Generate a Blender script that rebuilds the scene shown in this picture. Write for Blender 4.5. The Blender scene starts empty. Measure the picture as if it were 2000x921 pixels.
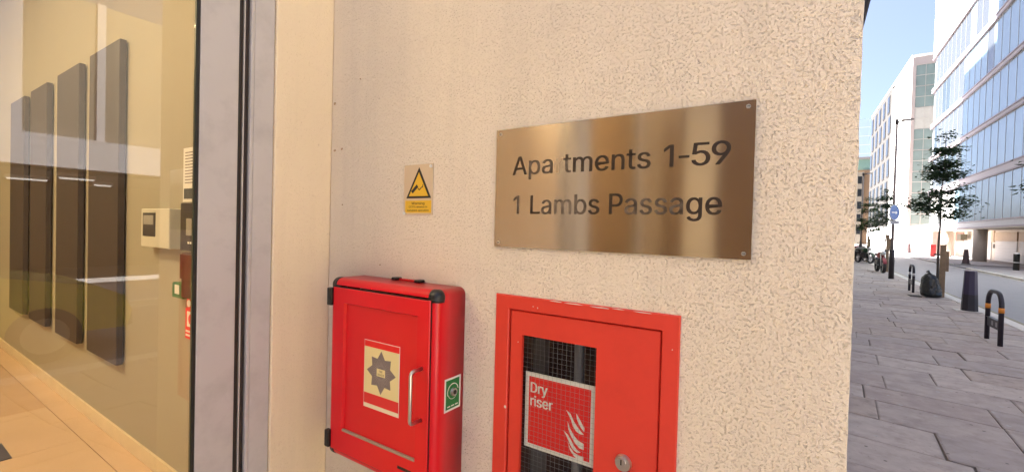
import bpy, bmesh, math, random
from mathutils import Vector, Matrix, noise
R = math.radians
S = bpy.context.scene
COL = S.collection

# ------------------------------------------------------------------ camera, sky, sun, exposure
yaw, pitch, roll, F = R(33.43), R(-0.9), R(1.5), 876.3 / 2000.0
fw = Vector((-math.sin(yaw) * math.cos(pitch), math.cos(yaw) * math.cos(pitch), math.sin(pitch)))
rt = Vector((math.cos(yaw), math.sin(yaw), 0)); up = rt.cross(fw)
r2 = rt * math.cos(roll) + up * math.sin(roll); u2 = -rt * math.sin(roll) + up * math.cos(roll)
cd = bpy.data.cameras.new('camera'); cam = bpy.data.objects.new('camera', cd); COL.objects.link(cam)
M = Matrix((r2, u2, -fw)).transposed().to_4x4(); M.translation = Vector((0, 0, 1.55)); cam.matrix_world = M
cd.sensor_fit = 'HORIZONTAL'; cd.sensor_width = 36; cd.lens = 36 * F; cd.clip_start = 0.02; cd.clip_end = 3000
S.camera = cam

SUN_EL, SUN_AZ = R(58), R(-88)          # azimuth from +Y, clockwise: the sun stands over our own building
wd = bpy.data.worlds.new('World'); S.world = wd; wd.use_nodes = True
nt = wd.node_tree; nt.nodes.clear()
sky = nt.nodes.new('ShaderNodeTexSky'); sky.sky_type = 'NISHITA'; sky.sun_disc = False
sky.sun_elevation = SUN_EL; sky.sun_rotation = SUN_AZ; sky.air_density = 0.42; sky.dust_density = 4.0; sky.ozone_density = 1.8
bg = nt.nodes.new('ShaderNodeBackground'); bg.inputs['Strength'].default_value = 0.05
wo = nt.nodes.new('ShaderNodeOutputWorld')
nt.links.new(sky.outputs[0], bg.inputs[0]); nt.links.new(bg.outputs[0], wo.inputs[0])
sl = bpy.data.lights.new('sun', 'SUN'); sl.energy = 5.0; sl.angle = R(0.5); sl.color = (1.0, 0.95, 0.87)
so = bpy.data.objects.new('sun', sl); COL.objects.link(so)
sdir = Vector((math.sin(SUN_AZ) * math.cos(SUN_EL), math.cos(SUN_AZ) * math.cos(SUN_EL), math.sin(SUN_EL)))
so.rotation_euler = sdir.to_track_quat('Z', 'Y').to_euler()
S.view_settings.view_transform = 'Standard'; S.view_settings.look = 'None'
S.view_settings.exposure = 3.5; S.view_settings.gamma = 1.0; S.view_settings.use_curve_mapping = False
S.cycles.use_denoising = True
S.cycles.max_bounces = 10; S.cycles.diffuse_bounces = 6; S.cycles.glossy_bounces = 5; S.cycles.transparent_max_bounces = 16
S.cycles.caustics_reflective = False; S.cycles.caustics_refractive = False
S.cycles.sample_clamp_indirect = 6.0

# ------------------------------------------------------------------ materials
MATS = {}
def mat(name, col, rough=0.6, metal=0.0, var=0.12, vscale=6.0, bump=0.0, bscale=60.0, spec=0.5, dirt=None, dscale=2.0, damt=0.4, emit=None, coat=0.0):
    if name in MATS: return MATS[name]
    m = bpy.data.materials.new(name); m.use_nodes = True; MATS[name] = m
    n = m.node_tree.nodes; l = m.node_tree.links; b = n['Principled BSDF']
    b.inputs['Roughness'].default_value = rough; b.inputs['Metallic'].default_value = metal
    b.inputs['Specular IOR Level'].default_value = spec; b.inputs['Coat Weight'].default_value = coat
    tc = n.new('ShaderNodeTexCoord')
    ns = n.new('ShaderNodeTexNoise'); ns.inputs['Scale'].default_value = vscale; ns.inputs['Detail'].default_value = 5
    l.new(tc.outputs['Object'], ns.inputs['Vector'])
    mx = n.new('ShaderNodeMix'); mx.data_type = 'RGBA'
    mx.inputs[6].default_value = (*[c * (1 - var) for c in col], 1); mx.inputs[7].default_value = (*[min(1, c * (1 + var)) for c in col], 1)
    l.new(ns.outputs['Fac'], mx.inputs[0]); out = mx.outputs[2]
    if dirt:
        n2 = n.new('ShaderNodeTexNoise'); n2.inputs['Scale'].default_value = dscale; n2.inputs['Detail'].default_value = 8; n2.inputs['Roughness'].default_value = .65
        l.new(tc.outputs['Object'], n2.inputs['Vector'])
        rp = n.new('ShaderNodeMapRange'); rp.inputs[1].default_value = .48; rp.inputs[2].default_value = .72; rp.inputs[4].default_value = damt
        l.new(n2.outputs['Fac'], rp.inputs[0])
        m2 = n.new('ShaderNodeMix'); m2.data_type = 'RGBA'; m2.inputs[7].default_value = (*dirt, 1)
        l.new(rp.outputs[0], m2.inputs[0]); l.new(out, m2.inputs[6]); out = m2.outputs[2]
    l.new(out, b.inputs['Base Color'])
    if bump:
        nb = n.new('ShaderNodeTexNoise'); nb.inputs['Scale'].default_value = bscale; nb.inputs['Detail'].default_value = 4
        l.new(tc.outputs['Object'], nb.inputs['Vector'])
        bp = n.new('ShaderNodeBump'); bp.inputs['Strength'].default_value = 1; bp.inputs['Distance'].default_value = bump
        l.new(nb.outputs['Fac'], bp.inputs['Height']); l.new(bp.outputs[0], b.inputs['Normal'])
    if emit:
        b.inputs['Emission Color'].default_value = (*emit[:3], 1); b.inputs['Emission Strength'].default_value = emit[3]
    return m

def stucco(name, col, scale, dist, soft=0.0):
    m = bpy.data.materials.new(name); m.use_nodes = True
    n = m.node_tree.nodes; l = m.node_tree.links; b = n['Principled BSDF']
    b.inputs['Roughness'].default_value = .85; b.inputs['Specular IOR Level'].default_value = .3
    tc = n.new('ShaderNodeTexCoord')
    n1 = n.new('ShaderNodeTexNoise'); n1.inputs['Scale'].default_value = scale; n1.inputs['Detail'].default_value = 2.0; n1.inputs['Roughness'].default_value = .5; n1.inputs['Distortion'].default_value = 0
    l.new(tc.outputs['Object'], n1.inputs['Vector'])
    mr = n.new('ShaderNodeMapRange'); mr.interpolation_type = 'SMOOTHSTEP'; mr.inputs[1].default_value = .30; mr.inputs[2].default_value = .47
    l.new(n1.outputs['Fac'], mr.inputs[0])
    n2 = n.new('ShaderNodeTexNoise'); n2.inputs['Scale'].default_value = scale * .28; n2.inputs['Detail'].default_value = 2
    l.new(tc.outputs['Object'], n2.inputs['Vector'])
    n4 = n.new('ShaderNodeTexNoise'); n4.inputs['Scale'].default_value = scale * 1.9; n4.inputs['Detail'].default_value = 2
    l.new(tc.outputs['Object'], n4.inputs['Vector'])
    nm_ = n.new('ShaderNodeTexNoise'); nm_.inputs['Scale'].default_value = 13; nm_.inputs['Detail'].default_value = 3; l.new(tc.outputs['Object'], nm_.inputs['Vector'])
    mm_ = n.new('ShaderNodeMapRange'); mm_.inputs[1].default_value = .35; mm_.inputs[2].default_value = .65; mm_.inputs[3].default_value = .6; mm_.inputs[4].default_value = 1.0; l.new(nm_.outputs['Fac'], mm_.inputs[0])
    pm_ = n.new('ShaderNodeMath'); pm_.operation = 'MULTIPLY'; l.new(mr.outputs[0], pm_.inputs[0]); l.new(mm_.outputs[0], pm_.inputs[1])
    a = n.new('ShaderNodeMath'); a.operation = 'MULTIPLY_ADD'; a.inputs[1].default_value = 1.3
    l.new(n2.outputs['Fac'], a.inputs[0]); l.new(pm_.outputs[0], a.inputs[2])
    a2 = n.new('ShaderNodeMath'); a2.operation = 'MULTIPLY_ADD'; a2.inputs[1].default_value = .8
    l.new(n4.outputs['Fac'], a2.inputs[0]); l.new(a.outputs[0], a2.inputs[2])
    bp = n.new('ShaderNodeBump'); bp.inputs['Strength'].default_value = 1; bp.inputs['Distance'].default_value = dist
    l.new(a2.outputs[0], bp.inputs['Height']); l.new(bp.outputs[0], b.inputs['Normal'])
    # faint grime and blotches of the render coat
    n3 = n.new('ShaderNodeTexNoise'); n3.inputs['Scale'].default_value = 3.2; n3.inputs['Detail'].default_value = 6
    l.new(tc.outputs['Object'], n3.inputs['Vector'])
    mx = n.new('ShaderNodeMix'); mx.data_type = 'RGBA'
    mx.inputs[6].default_value = (*[c * .93 for c in col], 1); mx.inputs[7].default_value = (*[c * 1.05 for c in col], 1)
    l.new(n3.outputs['Fac'], mx.inputs[0])
    # pale run-down marks
    mpz = n.new('ShaderNodeMapping'); mpz.inputs['Scale'].default_value = (16, 16, .8); l.new(tc.outputs['Object'], mpz.inputs['Vector'])
    nz = n.new('ShaderNodeTexNoise'); nz.inputs['Scale'].default_value = 1; nz.inputs['Detail'].default_value = 5; l.new(mpz.outputs[0], nz.inputs['Vector'])
    rz_ = n.new('ShaderNodeMapRange'); rz_.inputs[1].default_value = .5; rz_.inputs[2].default_value = .8; rz_.inputs[4].default_value = .28; l.new(nz.outputs['Fac'], rz_.inputs[0])
    mz = n.new('ShaderNodeMix'); mz.data_type = 'RGBA'; mz.inputs[7].default_value = (*[c * .72 for c in col], 1); l.new(rz_.outputs[0], mz.inputs[0]); l.new(mx.outputs[2], mz.inputs[6]); mx = mz
    v = n.new('ShaderNodeTexNoise'); v.inputs['Scale'].default_value = 26; v.inputs['Detail'].default_value = 3
    l.new(tc.outputs['Object'], v.inputs['Vector'])
    vr = n.new('ShaderNodeMapRange'); vr.inputs[1].default_value = .73; vr.inputs[2].default_value = .80; vr.inputs[4].default_value = .45
    l.new(v.outputs['Fac'], vr.inputs[0])
    m2 = n.new('ShaderNodeMix'); m2.data_type = 'RGBA'; m2.inputs[7].default_value = (.30, .19, .09, 1)
    l.new(vr.outputs[0], m2.inputs[0]); l.new(mx.outputs[2], m2.inputs[6]); l.new(m2.outputs[2], b.inputs['Base Color'])
    return m

def steel(name, col, rough, aniso, wav=0.0):
    m = bpy.data.materials.new(name); m.use_nodes = True
    n = m.node_tree.nodes; l = m.node_tree.links; b = n['Principled BSDF']
    b.inputs['Metallic'].default_value = 1; b.inputs['Anisotropic'].default_value = aniso
    tc = n.new('ShaderNodeTexCoord')
    mp = n.new('ShaderNodeMapping'); mp.inputs['Scale'].default_value = (6, 200, 900)
    l.new(tc.outputs['Object'], mp.inputs['Vector'])
    ns = n.new('ShaderNodeTexNoise'); ns.inputs['Scale'].default_value = 1; ns.inputs['Detail'].default_value = 3
    l.new(mp.outputs[0], ns.inputs['Vector'])
    mr = n.new('ShaderNodeMapRange'); mr.inputs[3].default_value = rough * .95; mr.inputs[4].default_value = rough * 1.06
    l.new(ns.outputs['Fac'], mr.inputs[0]); l.new(mr.outputs[0], b.inputs['Roughness'])
    sm = n.new('ShaderNodeTexNoise'); sm.inputs['Scale'].default_value = 7; sm.inputs['Detail'].default_value = 7
    l.new(tc.outputs['Object'], sm.inputs['Vector'])
    mx = n.new('ShaderNodeMix'); mx.data_type = 'RGBA'; mx.inputs[6].default_value = (*[c * .88 for c in col], 1); mx.inputs[7].default_value = (*col, 1)
    l.new(sm.outputs['Fac'], mx.inputs[0]); l.new(mx.outputs[2], b.inputs['Base Color'])
    tg = n.new('ShaderNodeCombineXYZ'); tg.inputs[2].default_value = 1.0
    l.new(tg.outputs[0], b.inputs['Tangent'])
    if wav:
        w = n.new('ShaderNodeTexNoise'); w.inputs['Scale'].default_value = 4.5; w.inputs['Detail'].default_value = 0
        l.new(tc.outputs['Object'], w.inputs['Vector'])
        bp = n.new('ShaderNodeBump'); bp.inputs['Strength'].default_value = 1; bp.inputs['Distance'].default_value = wav
        l.new(w.outputs['Fac'], bp.inputs['Height']); l.new(bp.outputs[0], b.inputs['Normal'])
    return m

def glass(name, tint=(1, 1, 1), r0=.05, wobble=0.0):
    m = bpy.data.materials.new(name); m.use_nodes = True
    n = m.node_tree.nodes; l = m.node_tree.links; n.clear()
    o = n.new('ShaderNodeOutputMaterial'); t = n.new('ShaderNodeBsdfTransparent'); g = n.new('ShaderNodeBsdfGlossy')
    t.inputs[0].default_value = (*tint, 1); g.inputs['Roughness'].default_value = .0
    lw = n.new('ShaderNodeLayerWeight'); lw.inputs[0].default_value = .5
    p = n.new('ShaderNodeMath'); p.operation = 'POWER'; p.inputs[1].default_value = 5; l.new(lw.outputs['Facing'], p.inputs[0])
    a = n.new('ShaderNodeMath'); a.operation = 'MULTIPLY_ADD'; a.inputs[1].default_value = 1 - r0; a.inputs[2].default_value = r0; l.new(p.outputs[0], a.inputs[0])
    mx = n.new('ShaderNodeMixShader'); l.new(a.outputs[0], mx.inputs[0]); l.new(t.outputs[0], mx.inputs[1]); l.new(g.outputs[0], mx.inputs[2])
    if wobble:
        tc = n.new('ShaderNodeTexCoord'); w = n.new('ShaderNodeTexNoise'); w.inputs['Scale'].default_value = .6
        l.new(tc.outputs['Object'], w.inputs['Vector'])
        bp = n.new('ShaderNodeBump'); bp.inputs['Distance'].default_value = wobble; l.new(w.outputs['Fac'], bp.inputs['Height']); l.new(bp.outputs[0], g.inputs['Normal'])
    l.new(mx.outputs[0], o.inputs[0]); return m

STUCCO = stucco('stucco_cream', (.86, .75, .595), 190, .0038)
RENDER_FINE = stucco('render_cream_fine', (.87, .72, .50), 150, .0012)
PLATE = steel('brushed_steel_plate', (.57, .48, .37), .15, 1.0, .0006)
CHROME = steel('satin_steel', (.62, .60, .57), .28, 0)
ALU = mat('grey_powder_coat', (.55, .515, .49), .45, var=.04, bump=.00015, bscale=400, dirt=(.22, .2, .2), dscale=9, damt=.25)
BLACKRUB = mat('black_rubber', (.018, .015, .013), .5, var=.2, bump=.0004, bscale=120)
DKBROWN = mat('dark_brown_brush_seal', (.045, .03, .024), .7, var=.25, vscale=30)
GLASS = glass('door_glass', (.96, .97, .95), .06)
RED = mat('cabinet_red', (.70, .006, .015), .34, var=.06, spec=.35, bump=.00015, bscale=180, coat=.15)
RED2 = mat('cabinet_red_recess', (.68, .008, .014), .38, var=.06, bump=.00015, bscale=180)
ORED = mat('riser_orange_red', (.67, .046, .026), .45, var=.08, vscale=4, bump=.0003, bscale=70, dirt=(.50, .035, .02), dscale=10, damt=.35)
BLACK = mat('black_plastic', (.014, .013, .012), .35, var=.2)
CREAM = mat('cream_print', (.78, .66, .32), .5, var=.03)
WHITE = mat('white_print', (.78, .76, .70), .5, var=.03)
REDP = mat('red_print', (.78, .018, .018), .42, var=.05)
GREYP = mat('grey_print', (.21, .17, .155), .6, var=.2, vscale=160)
GREENP = mat('green_print', (.012, .17, .035), .45, var=.06)
YELP = mat('yellow_print', (.75, .45, .03), .5, var=.04)
BLKP = mat('black_print', (.015, .011, .010), .45, var=.1)
CLEAR = mat('cream_plastic_sheet', (.63, .49, .32), .35, var=.05)

# ------------------------------------------------------------------ builders
def link(o, parent=None):
    COL.objects.link(o)
    if parent: o.parent = parent
    return o
def tag(o, label=None, cat=None, group=None, kind=None):
    if label: o['label'] = label
    if cat: o['category'] = cat
    if group: o['group'] = group
    if kind: o['kind'] = kind
    return o
def thing(name, loc, label, cat, group=None):
    o = bpy.data.objects.new(name, None); o.empty_display_size = .1; link(o); o.location = loc
    return tag(o, label, cat, group)
def finish(name, bm, m, parent=None, smooth=False):
    bmesh.ops.recalc_face_normals(bm, faces=bm.faces)
    me = bpy.data.meshes.new(name); bm.to_mesh(me); bm.free()
    if smooth:
        for p in me.polygons: p.use_smooth = True
    me.materials.append(m)
    o = bpy.data.objects.new(name, me); link(o)
    if parent:
        o.parent = parent; o.matrix_parent_inverse = Matrix.Translation(-world_loc(parent))
    return o
def world_loc(p):
    v = Vector(p.location)
    # parents are never rotated before their parts are attached
    if p.parent: v = Vector((0, 0, 0)) if p.type == 'MESH' else v
    if p.type == 'MESH': v = Vector((0, 0, 0))
    return v
def bx(bm, x0, x1, y0, y1, z0, z1):
    vs = [bm.verts.new((x, y, z)) for x in (x0, x1) for y in (y0, y1) for z in (z0, z1)]
    for f in ((0, 1, 3, 2), (4, 6, 7, 5), (0, 4, 5, 1), (2, 3, 7, 6), (0, 2, 6, 4), (1, 5, 7, 3)): bm.faces.new([vs[i] for i in f])
    return vs
def box(name, x0, x1, y0, y1, z0, z1, m, parent=None, bev=0, seg=2):
    bm = bmesh.new(); bx(bm, x0, x1, y0, y1, z0, z1)
    if bev: bmesh.ops.bevel(bm, geom=bm.edges[:], offset=bev, segments=seg, affect='EDGES', profile=.5)
    return finish(name, bm, m, parent, smooth=bool(bev) and seg > 2)
def boxes(name, lst, m, parent=None):
    bm = bmesh.new()
    for b in lst: bx(bm, *b)
    return finish(name, bm, m, parent)
def prism(bm, pts, f, d0, d1):
    a = [bm.verts.new(f(p, d0)) for p in pts]; b = [bm.verts.new(f(p, d1)) for p in pts]
    n = len(pts); bm.faces.new(a); bm.faces.new(b[::-1])
    for i in range(n): bm.faces.new((a[i], b[i], b[(i + 1) % n], a[(i + 1) % n]))
XZ = lambda p, d: (p[0], d, p[1])
YZ = lambda p, d: (d, p[0], p[1])
XY = lambda p, d: (p[0], p[1], d)
def plate(name, polys, f, d0, d1, m, parent=None):
    bm = bmesh.new()
    for p in polys: prism(bm, p, f, d0, d1)
    return finish(name, bm, m, parent)
def rect(x0, x1, z0, z1): return [(x0, z0), (x1, z0), (x1, z1), (x0, z1)]
def tube(bm, path, rads, seg=10, cap=True):
    rings = []; n = len(path); path = [Vector(p) for p in path]
    if not hasattr(rads, '__len__'): rads = [rads] * n
    for i, p in enumerate(path):
        t = (path[min(i + 1, n - 1)] - path[max(i - 1, 0)]).normalized()
        a = t.cross(Vector((0, 0, 1)) if abs(t.z) < .9 else Vector((1, 0, 0))).normalized(); b = t.cross(a)
        if i and a.dot(pa) < 0: a, b = -a, -b
        if i:
            a = (pa - t * pa.dot(t)).normalized(); b = t.cross(a)
        pa = a
        rings.append([bm.verts.new(p + (a * math.cos(2 * math.pi * k / seg) + b * math.sin(2 * math.pi * k / seg)) * rads[i]) for k in range(seg)])
    for i in range(n - 1):
        for k in range(seg): bm.faces.new((rings[i][k], rings[i][(k + 1) % seg], rings[i + 1][(k + 1) % seg], rings[i + 1][k]))
    if cap: bm.faces.new(rings[0]); bm.faces.new(rings[-1][::-1])
def tubes(name, path, rads, m, parent=None, seg=10):
    bm = bmesh.new(); tube(bm, path, rads, seg); return finish(name, bm, m, parent, smooth=True)
def disc(cx, cz, r, n=24, r1=None): return [(cx + r * math.cos(2 * math.pi * k / n), cz + (r1 or r) * math.sin(2 * math.pi * k / n)) for k in range(n)]
def copy_tree(o, loc, rz=0, sc=None):
    c = o.copy(); COL.objects.link(c); c.location = loc; c.rotation_euler = (0, 0, rz)
    if sc: c.scale = sc
    def rec(src, dst):
        for ch in list(src.children):
            if ch.name in seen: continue
            k = ch.copy(); COL.objects.link(k); k.parent = dst; seen.add(k.name); rec(ch, k)
    seen = set(); rec(o, c); return c
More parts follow.
